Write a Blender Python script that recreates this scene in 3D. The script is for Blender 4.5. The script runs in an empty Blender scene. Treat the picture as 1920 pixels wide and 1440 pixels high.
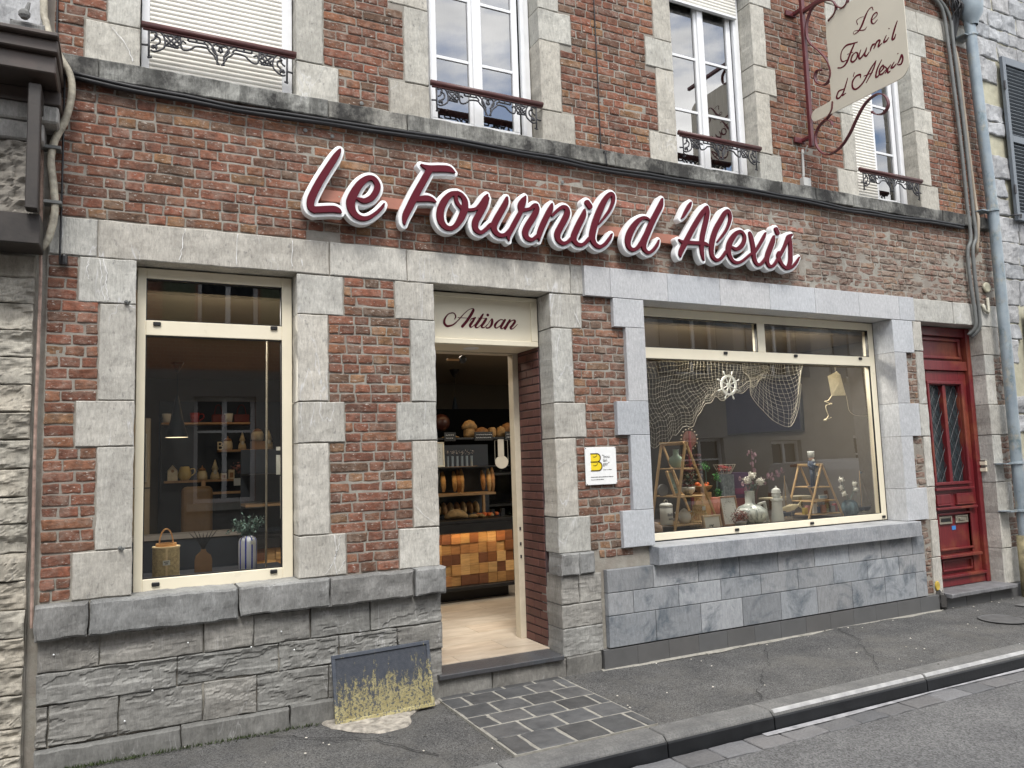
import bpy, bmesh, math, random
import numpy as np
from mathutils import Vector, Matrix, Euler
PI=math.pi; R=math.radians
random.seed(7); NR=np.random.RandomState(11)
sc=bpy.context.scene; col=sc.collection
# ---------------------------------------------------------------- camera
cam_d=bpy.data.cameras.new('camera'); cam=bpy.data.objects.new('camera',cam_d); col.objects.link(cam)
cam_d.sensor_width=36.0; cam_d.lens=36.0*1442/1920; cam_d.clip_start=.05; cam_d.clip_end=3000
def cam_matrix(yaw,pitch,roll):
    cy,sy=math.cos(yaw),math.sin(yaw);cp,sp=math.cos(pitch),math.sin(pitch);cr,sr=math.cos(roll),math.sin(roll)
    f=Vector((sy*cp,cy*cp,sp)); r=Vector((cy,-sy,0)); d=f.cross(r)
    r2=cr*r+sr*d; d2=-sr*r+cr*d
    m=Matrix((r2,-d2,-f)).transposed().to_4x4(); m.translation=Vector((0,-5,1.57)); return m
cam.matrix_world=cam_matrix(R(26.677),R(5.602),R(1.856)); sc.camera=cam
# ---------------------------------------------------------------- world, sun, exposure
SUN_EL,SUN_AZ=R(57),R(196)      # azimuth clockwise from +Y (north): sun over the street, slightly left
w=bpy.data.worlds.new('World'); sc.world=w; w.use_nodes=True
nt=w.node_tree; N=nt.nodes; Lk=nt.links
for n in list(N): N.remove(n)
out=N.new('ShaderNodeOutputWorld'); bg=N.new('ShaderNodeBackground'); sky=N.new('ShaderNodeTexSky')
sky.sky_type='NISHITA'; sky.sun_disc=False; sky.sun_elevation=SUN_EL; sky.sun_rotation=SUN_AZ; sky.dust_density=2.0
tc=N.new('ShaderNodeTexCoord'); mp=N.new('ShaderNodeMapping'); mp.inputs['Scale'].default_value=(1,1,2.6)
cn=N.new('ShaderNodeTexNoise'); cn.inputs['Scale'].default_value=4.2; cn.inputs['Detail'].default_value=9; cn.inputs['Roughness'].default_value=.55
cr=N.new('ShaderNodeValToRGB'); cr.color_ramp.elements[0].position=.40; cr.color_ramp.elements[1].position=.54
cn2=N.new('ShaderNodeTexNoise'); cn2.inputs['Scale'].default_value=4.5; cn2.inputs['Detail'].default_value=6
cr2=N.new('ShaderNodeValToRGB'); cr2.color_ramp.elements[0].position=.3; cr2.color_ramp.elements[1].position=.7
cr2.color_ramp.elements[0].color=(5.6,5.7,5.9,1); cr2.color_ramp.elements[1].color=(13.5,13.3,13.0,1)
mx=N.new('ShaderNodeMixRGB')
Lk.new(tc.outputs['Generated'],mp.inputs[0]); Lk.new(mp.outputs[0],cn.inputs['Vector']); Lk.new(mp.outputs[0],cn2.inputs['Vector'])
Lk.new(cn.outputs[0],cr.inputs[0]); Lk.new(cn2.outputs[0],cr2.inputs[0])
Lk.new(cr.outputs[0],mx.inputs[0]); Lk.new(sky.outputs[0],mx.inputs[1]); Lk.new(cr2.outputs[0],mx.inputs[2])
Lk.new(mx.outputs[0],bg.inputs[0]); bg.inputs[1].default_value=.125; Lk.new(bg.outputs[0],out.inputs[0])
sd=bpy.data.lights.new('sun','SUN'); sd.energy=1.5; sd.angle=R(18); sd.color=(1,.97,.92)
so=bpy.data.objects.new('sun',sd); col.objects.link(so)
sdir=Vector((math.sin(SUN_AZ)*math.cos(SUN_EL),math.cos(SUN_AZ)*math.cos(SUN_EL),math.sin(SUN_EL)))
so.rotation_euler=sdir.to_track_quat('Z','Y').to_euler(); so.location=sdir*30
sc.view_settings.view_transform='Standard'; sc.view_settings.look='None'; sc.view_settings.gamma=1
sc.view_settings.exposure=1.0
sc.cycles.max_bounces=8; sc.cycles.transparent_max_bounces=16; sc.cycles.sample_clamp_indirect=4
# ---------------------------------------------------------------- noise and mesh helpers
def _h(i,j,k,s):
    n=(i*374761393+j*668265263+k*2147483647+s*1274126177)&0xffffffff
    n=((n^(n>>13))*1103515245)&0xffffffff; n=((n^(n>>16))*2246822519)&0xffffffff
    return ((n^(n>>15))&0xffff)/65535.0
def vn(x,y,z,s=0):
    x,y,z=np.broadcast_arrays(*(np.asarray(a,float) for a in (x,y,z)))
    i,j,k=(np.floor(a).astype(np.int64) for a in (x,y,z)); fx,fy,fz=x-i,y-j,z-k
    fx,fy,fz=(a*a*(3-2*a) for a in (fx,fy,fz)); r=0
    for a in (0,1):
        for b in (0,1):
            for c in (0,1):
                r=r+_h(i+a,j+b,k+c,s)*(fx if a else 1-fx)*(fy if b else 1-fy)*(fz if c else 1-fz)
    return r*2-1
def fbm(x,y,z,s=0,o=3): return sum(vn(np.asarray(x)*2**q,np.asarray(y)*2**q,np.asarray(z)*2**q,s+q)*.5**q for q in range(o))
class MB:
    def __init__(s): s.v=[];s.f=[];s.c=[];s.m=[];s.n=0
    def add(s,v,f,c=(1,1,1,1),m=0):
        v=np.asarray(v,float).reshape(-1,3); s.v.append(v)
        s.f+= [tuple(int(i)+s.n for i in q) for q in f]; s.m+=[m]*len(f)
        c=np.asarray(c,float); s.c.append(np.broadcast_to(c,(len(v),4)) ); s.n+=len(v); return s
    def box(s,x0,x1,y0,y1,z0,z1,c=(1,1,1,1),m=0,rz=0,ry=0,rx=0):
        v=np.array([(x,y,z) for x in (x0,x1) for y in (y0,y1) for z in (z0,z1)],float)
        if rz or ry or rx:
            ce=v.mean(0); M=np.array(Euler((rx,ry,rz)).to_matrix()); v=(v-ce)@M.T+ce
        return s.add(v,[(0,1,3,2),(4,6,7,5),(0,4,5,1),(2,3,7,6),(0,2,6,4),(1,5,7,3)],c,m)
    def frame(s,x0,x1,z0,z1,wd,y0,y1,c=(1,1,1,1),m=0):
        s.box(x0,x1,y0,y1,z0,z0+wd,c,m).box(x0,x1,y0,y1,z1-wd,z1,c,m)
        return s.box(x0,x0+wd,y0,y1,z0+wd,z1-wd,c,m).box(x1-wd,x1,y0,y1,z0+wd,z1-wd,c,m)
    def lathe(s,prof,cx=0,cy=0,n=20,c=(1,1,1,1),m=0,z=0,sx=1,sy=1,cap=True):
        a=np.linspace(0,2*PI,n,endpoint=False); V=[(cx+r*math.cos(t)*sx,cy+r*math.sin(t)*sy,z+h) for r,h in prof for t in a]
        F=[(i*n+j,i*n+(j+1)%n,(i+1)*n+(j+1)%n,(i+1)*n+j) for i in range(len(prof)-1) for j in range(n)]
        if cap: F.append(tuple(range(n))[::-1]); F.append(tuple((len(prof)-1)*n+j for j in range(n)))
        return s.add(V,F,c,m)
    def tube(s,pts,r,n=8,c=(1,1,1,1),m=0,cap=True):
        P=[Vector(p) for p in pts]; k=len(P); rs=r if hasattr(r,'__len__') else [r]*k
        V=[];u=None
        for i,p in enumerate(P):
            t=(P[min(i+1,k-1)]-P[max(i-1,0)]); t=t.normalized() if t.length>1e-9 else Vector((0,0,1))
            if u is None: u=t.orthogonal().normalized()
            u=(u-t*u.dot(t)); u=u.normalized() if u.length>1e-6 else t.orthogonal().normalized(); q=t.cross(u)
            for j in range(n):
                a=2*PI*j/n; V.append(p+(u*math.cos(a)+q*math.sin(a))*rs[i])
        F=[(i*n+j,i*n+(j+1)%n,(i+1)*n+(j+1)%n,(i+1)*n+j) for i in range(k-1) for j in range(n)]
        if cap: F.append(tuple(range(n))[::-1]); F.append(tuple((k-1)*n+j for j in range(n)))
        return s.add([tuple(a) for a in V],F,c,m)
    def strip(s,pts,hw,axis,th=.004,c=(1,1,1,1),m=0):       # flat bar bent along pts, width along axis
        P=[np.array(p,float) for p in pts]; ax=np.array(axis,float); k=len(P); V=[]
        for i,p in enumerate(P):
            t=P[min(i+1,k-1)]-P[max(i-1,0)]; t/=np.linalg.norm(t)+1e-9; nn=np.cross(t,ax); nn/=np.linalg.norm(nn)+1e-9
            for a,b in ((1,1),(-1,1),(-1,-1),(1,-1)): V.append(p+ax*hw*a+nn*th*b)
        F=[(i*4+j,i*4+(j+1)%4,(i+1)*4+(j+1)%4,(i+1)*4+j) for i in range(k-1) for j in range(4)]+[(3,2,1,0),tuple((k-1)*4+j for j in range(4))]
        return s.add(V,F,c,m)
    def ball(s,c0,r,n=10,sz=1,c=(1,1,1,1),m=0):
        h=n//2+1
        return s.lathe([(max(1e-4,r*math.sin(PI*i/h)),-r*sz*math.cos(PI*i/h)) for i in range(h+1)],c0[0],c0[1],n,c,m,z=c0[2])
    def hf(s,x0,x1,z0,z1,y,depth,cell=.03,er=.005,amp=.002,jit=.002,c=(1,1,1,1),m=0,seed=0,fr=9,fn=None):
        nx=max(2,int(round((x1-x0)/cell))); nz=max(2,int(round((z1-z0)/cell)))
        xs=np.concatenate([[x0,x0],np.linspace(x0+er,x1-er,nx+1),[x1,x1]]); zs=np.concatenate([[z0,z0],np.linspace(z0+er,z1-er,nz+1),[z1,z1]])
        X,Z=np.meshgrid(xs,zs,indexing='ij'); Y=np.full(X.shape,float(y))
        edge=np.zeros(X.shape,bool); edge[1,:]=edge[-2,:]=True; edge[:,1]=edge[:,-2]=True
        Y=Y+fbm(X*fr,Z*fr,0,seed)*amp+ (fn(X,Z) if fn is not None else 0); Y=np.where(edge,Y+er*.8,Y)
        Xn=X+fbm(X*13,Z*13,3.3,seed+5)*jit; Zn=Z+fbm(X*11,Z*13,7.7,seed+9)*jit
        ring=np.zeros(X.shape,bool); ring[0,:]=ring[-1,:]=True; ring[:,0]=ring[:,-1]=True
        Xn[0,:]=Xn[1,:];Xn[-1,:]=Xn[-2,:];Zn[0,:]=Zn[1,:];Zn[-1,:]=Zn[-2,:];Xn[:,0]=Xn[:,1];Xn[:,-1]=Xn[:,-2];Zn[:,0]=Zn[:,1];Zn[:,-1]=Zn[:,-2]
        Y=np.where(ring,y+depth,Y); a,b=X.shape
        V=np.stack([Xn,Y,Zn],-1).reshape(-1,3)
        I=np.arange(a*b).reshape(a,b); F=np.stack([I[:-1,:-1],I[1:,:-1],I[1:,1:],I[:-1,1:]],-1).reshape(-1,4)
        return s.add(V,F,c,m)
    def obj(s,name,mats,parent=None,bevel=0,smooth=False,seg=1):
        me=bpy.data.meshes.new(name); V=np.concatenate(s.v) if s.v else np.zeros((0,3))
        me.from_pydata(V.tolist(),[],s.f)
        ca=me.color_attributes.new('tint','FLOAT_COLOR','POINT'); ca.data.foreach_set('color',np.concatenate(s.c).astype(np.float32).ravel())
        for mm in (mats if isinstance(mats,(list,tuple)) else [mats]): me.materials.append(mm)
        if any(s.m): me.polygons.foreach_set('material_index',s.m)
        if smooth: me.polygons.foreach_set('use_smooth',[True]*len(me.polygons))
        me.update(); o=bpy.data.objects.new(name,me); col.objects.link(o)
        if parent is not None: o.parent=parent
        if bevel:
            b=o.modifiers.new('bevel','BEVEL'); b.width=bevel; b.segments=seg; b.limit_method='ANGLE'; b.angle_limit=R(40)
        return o
def thing(name,label,cat,loc=(0,0,0),group=None,rz=0):
    o=bpy.data.objects.new(name,None); col.objects.link(o); o.location=loc; o.rotation_euler=(0,0,rz); o.empty_display_size=.1
    o['label']=label; o['category']=cat
    if group: o['group']=group
    return o
def tag(o,label,cat,group=None):
    o['label']=label; o['category']=cat
    if group: o['group']=group
    return o
def struct(o): o['kind']='structure'; return o
def T(v,a=.12):                                     # random tint round a value
    r=1+(random.random()-.5)*2*a; q=(random.random()-.5)*.04
    return (v*r*(1+q),v*r,v*r*(1-q),1)
def cmr(pts,k=5):                                   # Catmull-Rom through points of any dimension
    P=[np.array(p,float) for p in pts]
    if len(P)<3: return [P[0]+(P[1]-P[0])*i/k for i in range(k+1)] if len(P)==2 else P
    o=[]; Q=[2*P[0]-P[1]]+P+[2*P[-1]-P[-2]]
    for i in range(1,len(Q)-2):
        a,b,c,d=Q[i-1:i+3]
        for t in np.arange(k)/k: o.append(.5*((2*b)+(c-a)*t+(2*a-5*b+4*c-d)*t*t+(3*b-a-3*c+d)*t**3))
    return o+[P[-1]]
# stroke lettering: distance field of tapering strokes, contoured into outlines
def contours(strokes,off=0,res=.004,smooth=None):
    S=[cmr(st,5) if len(st)>2 else [np.array(p,float) for p in st] for st in strokes]
    A=np.concatenate([np.array(s) for s in S]); pad=.03+off+A[:,2].max()
    x0,y0=A[:,0].min()-pad,A[:,1].min()-pad; nx=int((A[:,0].max()+pad-x0)/res)+2; ny=int((A[:,1].max()+pad-y0)/res)+2
    G=np.full((nx,ny),9.0)
    for s in S:
        for a,b in zip(s[:-1],s[1:]):
            rm=max(a[2],b[2])+off+3*res
            i0=max(0,int((min(a[0],b[0])-rm-x0)/res));i1=min(nx,int((max(a[0],b[0])+rm-x0)/res)+2)
            j0=max(0,int((min(a[1],b[1])-rm-y0)/res));j1=min(ny,int((max(a[1],b[1])+rm-y0)/res)+2)
            X=x0+np.arange(i0,i1)[:,None]*res; Y=y0+np.arange(j0,j1)[None,:]*res
            d=b[:2]-a[:2]; t=np.clip(((X-a[0])*d[0]+(Y-a[1])*d[1])/(d@d+1e-12),0,1)
            D=np.hypot(X-a[0]-t*d[0],Y-a[1]-t*d[1])-(a[2]+(b[2]-a[2])*t)-off
            G[i0:i1,j0:j1]=np.minimum(G[i0:i1,j0:j1],D)
    B=G<0; segs={}
    def pt(e):
        (i,j),(k,l)=e; a,b=G[i,j],G[k,l]; t=a/(a-b); return (x0+(i+(k-i)*t)*res,y0+(j+(l-j)*t)*res)
    C=B[:-1,:-1].astype(int)+2*B[1:,:-1]+4*B[1:,1:]+8*B[:-1,1:]
    tab={1:'LB',2:'BR',3:'LR',4:'RT',6:'BT',7:'LT',8:'TL',9:'TB',11:'TR',12:'RL',13:'RB',14:'BL',5:'LBRT',10:'BRTL'}
    adj={}
    for i,j in zip(*np.nonzero((C>0)&(C<15))):
        i,j=int(i),int(j); E={'B':((i,j),(i+1,j)),'R':((i+1,j),(i+1,j+1)),'T':((i,j+1),(i+1,j+1)),'L':((i,j),(i,j+1))}
        t=tab[int(C[i,j])]
        for q in range(0,len(t),2):
            a,b=E[t[q]],E[t[q+1]]; adj.setdefault(a,[]).append(b); adj.setdefault(b,[]).append(a)
    loops=[]
    while adj:
        st=next(iter(adj)); cur=st; lp=[]
        while True:
            lp.append(cur)
            nb=adj.get(cur)
            if not nb: adj.pop(cur,None); break
            nx_=nb.pop(0)
            if cur in adj and not adj[cur]: adj.pop(cur)
            if nx_ in adj:
                if cur in adj[nx_]: adj[nx_].remove(cur)
                if not adj[nx_]: adj.pop(nx_)
            if nx_==st: break
            cur=nx_
        if len(lp)>8: loops.append([pt(e) for e in lp])
    return loops
def outline_obj(name,loops,thick,mat,parent,mat4,bevel=0):
    cu=bpy.data.curves.new(name,'CURVE'); cu.dimensions='2D'; cu.fill_mode='BOTH'; cu.extrude=thick/2; cu.bevel_depth=bevel; cu.bevel_resolution=2 if bevel>.003 else 0; cu.offset=-bevel
    for lp in loops:
        sp=cu.splines.new('POLY'); sp.points.add(len(lp)-1); sp.use_cyclic_u=True
        sp.points.foreach_set('co',[c for p in lp for c in (p[0],p[1],0,1)])
    t=bpy.data.objects.new('tmp',cu); col.objects.link(t); dg=bpy.context.evaluated_depsgraph_get()
    me=bpy.data.meshes.new_from_object(t.evaluated_get(dg)); bpy.data.objects.remove(t); bpy.data.curves.remove(cu)
    me.name=name; me.transform(mat4); me.materials.clear(); me.materials.append(mat)
    o=bpy.data.objects.new(name,me); col.objects.link(o); o.parent=parent; return o
FRONT=lambda y: Matrix(((1,0,0,0),(0,0,-1,y),(0,1,0,0),(0,0,0,1)))      # drawing (x,z) stands on the plane Y=y facing the street
def text_obj(name,txt,size,mat,parent,x,z,y,rz=0,th=.0006,M=None,align='LEFT',sx=1):
    cu=bpy.data.curves.new(name,'FONT'); cu.body=txt; cu.size=size; cu.extrude=th; cu.align_x=align; cu.resolution_u=3
    t=bpy.data.objects.new('tmp',cu); col.objects.link(t); dg=bpy.context.evaluated_depsgraph_get()
    me=bpy.data.meshes.new_from_object(t.evaluated_get(dg)); bpy.data.objects.remove(t); bpy.data.curves.remove(cu)
    me.name=name; me.transform((M or FRONT(y))@Matrix.Translation((x,z,0))@Matrix.Rotation(rz,4,'Z')@Matrix.Diagonal((sx,1,1,1)))
    me.materials.clear(); me.materials.append(mat); o=bpy.data.objects.new(name,me); col.objects.link(o); o.parent=parent; return o
# ---------------------------------------------------------------- materials
class NM:
    def __init__(s,name):
        s.m=bpy.data.materials.new(name); s.m.use_nodes=True; s.t=s.m.node_tree; s.b=s.t.nodes['Principled BSDF']; s.tc=s.n('TexCoord')
    def n(s,t,**k):
        q=s.t.nodes.new('ShaderNode'+t)
        for a,b in k.items():
            if a in q.inputs: q.inputs[a].default_value=b
            else: setattr(q,a,b)
        return q
    def l(s,a,b): s.t.links.new(a,b)
    def co(s,sc=(1,1,1)):
        mp=s.n('Mapping'); mp.inputs['Scale'].default_value=sc; s.l(s.tc.outputs['Object'],mp.inputs[0]); return mp.outputs[0]
    def noise(s,scale,detail=5,rough=.6,st=(1,1,1),dist=0):
        q=s.n('TexNoise',Scale=scale,Detail=detail,Roughness=rough,Distortion=dist); s.l(s.co(st),q.inputs['Vector']); return q.outputs[0]
    def ramp(s,f,*st):
        q=s.n('ValToRGB'); e=q.color_ramp.elements
        while len(e)<len(st): e.new(.5)
        for el,(p,c) in zip(e,st): el.position=p; el.color=(*(c if hasattr(c,'__len__') else (c,c,c)),1)
        s.l(f,q.inputs[0]); return q.outputs[0]
    def mix(s,f,a,b,mode='MIX'):
        q=s.n('MixRGB',blend_type=mode)
        for i,v in ((0,f),(1,a),(2,b)):
            if hasattr(v,'is_linked') or hasattr(v,'links'): s.l(v,q.inputs[i])
            elif i==0: q.inputs[0].default_value=v
            else: q.inputs[i].default_value=(*(v if hasattr(v,'__len__') else (v,v,v)),1)
        return q.outputs[0]
    def math(s,op,a,b=0):
        q=s.n('Math',operation=op)
        for i,v in ((0,a),(1,b)):
            if hasattr(v,'links'): s.l(v,q.inputs[i])
            else: q.inputs[i].default_value=v
        return q.outputs[0]
    def attr(s): q=s.n('Attribute',attribute_name='tint'); return q
    def bump(s,f,st=.3,dist=.01,prev=None):
        q=s.n('Bump',Strength=st,Distance=dist); s.l(f,q.inputs['Height'])
        if prev is not None: s.l(prev,q.inputs['Normal'])
        s.l(q.outputs[0],s.b.inputs['Normal']); return q.outputs[0]
    def base(s,c): s.l(c,s.b.inputs['Base Color']); return s
    def set(s,rough=.7,metal=0,spec=.5):
        s.b.inputs['Roughness'].default_value=rough; s.b.inputs['Metallic'].default_value=metal; s.b.inputs['Specular IOR Level'].default_value=spec; return s
def simple(name,c,rough=.6,metal=0,var=.12,scale=12,bump=.1,dist=.003,tint=False,spec=.5):
    m=NM(name); f=m.noise(scale,5); a=[x*(1-var) for x in c]; b=[min(1,x*(1+var)) for x in c]
    r=m.ramp(f,(.3,a),(.7,b))
    if tint: r=m.mix(1,r,m.attr().outputs[0],'MULTIPLY')
    m.base(r).set(rough,metal,spec)
    if bump: m.bump(m.noise(scale*6,4),bump,dist)
    rr=m.ramp(f,(.3,max(0,rough-.08)),(.7,min(1,rough+.1))); m.l(rr,m.b.inputs['Roughness'])
    return m.m
def emis(name,c,s):
    m=NM(name); m.b.inputs['Base Color'].default_value=(*c,1); m.b.inputs['Emission Color'].default_value=(*c,1); m.b.inputs['Emission Strength'].default_value=s; return m.m
# brick: tint rgb per brick, alpha = how worn and smeared with mortar
m=NM('old_brick'); at=m.attr(); c=m.mix(1,at.outputs[0],m.ramp(m.noise(26,6,.7),(.25,.45),(.75,1.55)),'MULTIPLY')
c=m.mix(m.ramp(m.noise(7,5,.6),(.50,0),(.66,.5)),c,(.075,.052,.042))
c=m.mix(m.ramp(m.noise(38,4,.7,(1,1,2)),(.60,0),(.66,.75)),c,(.50,.46,.41))
c=m.mix(m.ramp(m.noise(11,6,.75),(.48,0),(.62,.30)),c,(.36,.30,.25))
wr=m.math('MULTIPLY',at.outputs[3],m.ramp(m.noise(15,6,.7,(1,1,1.8)),(.38,0),(.56,1)))
c=m.mix(wr,c,m.ramp(m.noise(30,4),(.3,(.17,.13,.105)),(.7,(.30,.25,.205)))); m.base(c).set(.9,0,.25)
nb=m.bump(m.noise(60,6,.7),.55,.006); m.bump(m.noise(16,4,.6,(1,1,1.7)),.6,.014,nb); M_BRICK=m.m
m=NM('mortar'); c=m.ramp(m.noise(9,6,.7),(.3,(.22,.207,.178)),(.7,(.36,.343,.303))); c=m.mix(m.ramp(m.noise(3,4),(.45,0),(.6,.6)),c,(.21,.175,.15)); m.base(c).set(.95,0,.2); m.bump(m.noise(70,5,.7),.6,.006); M_MORTAR=m.m
def stone(name,lo,hi,vein=.8,chis=.5,stain=.0,rough=.8,fleck=True,blot=.0,vcol=(.62,.62,.62)):
    m=NM(name); at=m.attr(); mid=[(a+b)/2 for a,b in zip(lo,hi)]; c=m.ramp(m.noise(6,8,.75),(.25,[a*.85+b*.15 for a,b in zip(mid,lo)] if not stain else lo),(.75,[a*.6+b*.4 for a,b in zip(mid,hi)] if not stain else hi)); c=m.mix(1,c,at.outputs[0],'MULTIPLY')
    fine=m.ramp(m.noise(42,6,.8,(1.6,1.6,.5)),(.25,.66),(.75,1.30)); c=m.mix(1,c,fine,'MULTIPLY')
    if fleck: c=m.mix(m.ramp(m.noise(46,3,.6,(1,1,.5)),(.63,0),(.70,.45)),c,(.14,.14,.14))
    if blot: c=m.mix(m.ramp(m.noise(3.2,7,.68,(1,1,1.2),.7),(.50,0),(.66,blot)),c,(.085,.105,.125))
    if vein:
        v=m.noise(1.7,4,.5,(2.2,2.2,.55),.8); v=m.math('ABSOLUTE',m.math('SUBTRACT',v,.5)); v=m.ramp(v,(.0,1),(.006,0))
        k=m.ramp(m.noise(1.3,3),(.50,0),(.55,vein)); c=m.mix(m.math('MULTIPLY',v,k),c,vcol)
    if stain:
        k=m.ramp(m.noise(2.4,7,.7,(1.3,1,1)),(.42,0),(.58,stain)); c=m.mix(k,c,(.035,.034,.032))
        k=m.ramp(m.noise(9,5,.7,(1,1,.16)),(.52,0),(.64,stain*.7)); c=m.mix(k,c,(.05,.05,.046))
    m.base(c).set(rough,0,.3)
    nb=m.bump(m.noise(34,7,.75),.3 if not chis else .6,.006)
    if chis: nb=m.bump(m.noise(26,3,.6,(4.5,4.5,.5)),chis*1.3,.007,nb)
    return m.m
M_STONE=stone('blue_limestone',(.37,.355,.32),(.56,.545,.495),.9,.6,.12)
M_STONE_U=stone('upper_limestone',(.35,.335,.295),(.54,.52,.46),.5,.5,.12)
M_BAND=stone('stained_limestone',(.15,.147,.135),(.36,.355,.32),.3,.35,1.0)
M_SILL=stone('weathered_sill_stone',(.155,.155,.15),(.32,.32,.31),.3,.8,.25)
M_DADO=stone('dark_dado_stone',(.145,.142,.133),(.27,.265,.245),.35,.35,.255)
M_CLAD=stone('sawn_bluestone',(.36,.37,.385),(.49,.50,.512),.0,.05,0,.55,False,.12)
M_CLADD=stone('sawn_bluestone_dark',(.215,.227,.24),(.325,.337,.35),.0,.05,0,.5,False,.9)
M_TILE=simple('grey_plinth_tile',(.10,.10,.10),.55,var=.08,bump=.05,tint=True)
M_CREAM=simple('cream_aluminium',(.76,.70,.55),.35,var=.02,bump=0)
M_CREAMD=simple('aged_cream_paint',(.55,.49,.38),.5,var=.08,bump=.05)
M_RED=NM('burgundy_letter'); M_RED.b.inputs['Base Color'].default_value=(.095,.008,.017,1); M_RED.set(.55,0,.15); M_RED=M_RED.m
M_WHITE=simple('white_acrylic',(.82,.84,.84),.3,var=.02,bump=0)
M_WPVC=simple('white_pvc',(.74,.75,.76),.4,var=.04,bump=0)
M_SHUT=simple('cream_roller_slat',(.72,.70,.64),.5,var=.06,scale=4,bump=0)
M_IRON=simple('cast_iron',(.045,.045,.05),.55,.3,var=.3,bump=.3)
M_MAROON=simple('maroon_paint',(.10,.018,.022),.4,var=.25,bump=.1)
M_MAROONR=simple('maroon_rail_paint',(.075,.022,.02),.45,var=.25,bump=.1)
M_BLACK=simple('black_plastic',(.012,.012,.013),.4,bump=0)
M_CABLE=simple('black_cable',(.012,.012,.014),.5,bump=.2)
M_GCABLE=simple('grey_conduit',(.13,.135,.13),.5,var=.2,bump=.2)
m=NM('red_painted_wood'); c=m.ramp(m.noise(7,6,.6,(6,6,.8)),(.3,(.105,.010,.014)),(.7,(.17,.018,.022)))
k=m.ramp(m.noise(2.1,5,.6),(.50,0),(.64,.9)); c=m.mix(k,c,m.ramp(m.noise(12,6,.7,(5,5,.7)),(.3,(.16,.035,.018)),(.7,(.25,.075,.04)))); c=m.mix(1,c,m.attr().outputs[0],'MULTIPLY')
m.base(c).set(.38,0,.5); m.bump(m.noise(25,5,.6,(5,5,.6)),.12,.003); M_RDOOR=m.m
def glass(name,tr=(.90,.91,.90),ior=2.15,rough=0.0):
    m=bpy.data.materials.new(name); m.use_nodes=True; t=m.node_tree; N=t.nodes; N.remove(N['Principled BSDF'])
    o=N['Material Output']; a=N.new('ShaderNodeBsdfTransparent'); a.inputs[0].default_value=(*tr,1); g=N.new('ShaderNodeBsdfGlossy'); g.inputs['Roughness'].default_value=rough
    f=N.new('ShaderNodeFresnel'); f.inputs[0].default_value=ior; x=N.new('ShaderNodeMixShader')
    t.links.new(f.outputs[0],x.inputs[0]); t.links.new(a.outputs[0],x.inputs[1]); t.links.new(g.outputs[0],x.inputs[2]); t.links.new(x.outputs[0],o.inputs[0]); return m
M_GLASS=glass('shop_glass'); M_UGLASS=glass('upper_glass',(.35,.37,.37),3.9)
m=NM('asphalt_pavement'); c=m.ramp(m.noise(3,6,.6),(.3,(.050,.050,.050)),(.7,(.085,.084,.082)))
v=m.n('TexVoronoi',Scale=170.0); m.l(m.tc.outputs['Object'],v.inputs['Vector']); c=m.mix(1,c,m.ramp(v.outputs['Color'],(.1,.35),(.9,2.1)),'MULTIPLY')
c=m.mix(m.ramp(m.noise(60,3),(.66,0),(.72,.6)),c,(.25,.24,.23)); c=m.mix(m.ramp(m.noise(1.9,5,.7),(.5,0),(.62,.4)),c,(.12,.115,.105)); m.base(c).set(.85,0,.35)
nb=m.bump(v.outputs['Distance'],.7,.006); m.bump(m.noise(14,5),.5,.012,nb); M_ASPH=m.m
m=NM('road_asphalt'); c=m.ramp(m.noise(2,6,.6),(.3,(.085,.085,.087)),(.7,(.13,.13,.13)))
v=m.n('TexVoronoi',Scale=110.0); m.l(m.tc.outputs['Object'],v.inputs['Vector']); c=m.mix(1,c,m.ramp(v.outputs['Color'],(.1,.5),(.9,1.6)),'MULTIPLY'); m.base(c).set(.8,0,.4)
m.bump(v.outputs['Distance'],.8,.008); M_ROAD=m.m
m=NM('kerb_concrete'); c=m.ramp(m.noise(5,6,.65),(.3,(.10,.10,.10)),(.7,(.19,.188,.18))); c=m.mix(m.ramp(m.noise(90,3),(.4,.0),(.6,.5)),c,(.07,.07,.07)); m.base(c).set(.85,0,.3); m.bump(m.noise(90,4),.5,.003); M_KERB=m.m
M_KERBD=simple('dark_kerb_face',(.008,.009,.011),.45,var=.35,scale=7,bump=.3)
M_KERBL=simple('white_edge_strip',(.33,.33,.33),.6,var=.35,scale=9,bump=.3)
M_SLATE=NM('dark_paving_slate'); c=M_SLATE.ramp(M_SLATE.noise(7,7,.7),(.3,(.045,.046,.048)),(.7,(.10,.10,.10))); c=M_SLATE.mix(1,c,M_SLATE.attr().outputs[0],'MULTIPLY'); M_SLATE.base(c).set(.6,0,.4); M_SLATE.bump(M_SLATE.noise(30,6,.7),.5,.004); M_SLATE=M_SLATE.m
M_GROUT=simple('pale_grout',(.26,.25,.22),.9,var=.25,scale=20,bump=.5)
M_PATCH=simple('pale_mortar_patch',(.42,.385,.33),.95,var=.5,scale=22,bump=1,dist=.015)
M_ZINC=NM('zinc_pipe'); c=M_ZINC.ramp(M_ZINC.noise(4,5),(.3,(.20,.245,.28)),(.7,(.32,.37,.40))); k=M_ZINC.ramp(M_ZINC.noise(6,6,.7,(1,1,.5)),(.5,0),(.6,.8)); M_ZINC.base(M_ZINC.mix(k,c,M_ZINC.ramp(M_ZINC.noise(12,4),(.4,(.10,.15,.17)),(.6,(.34,.32,.26))))).set(.5,.2); M_ZINC=M_ZINC.m
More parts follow.
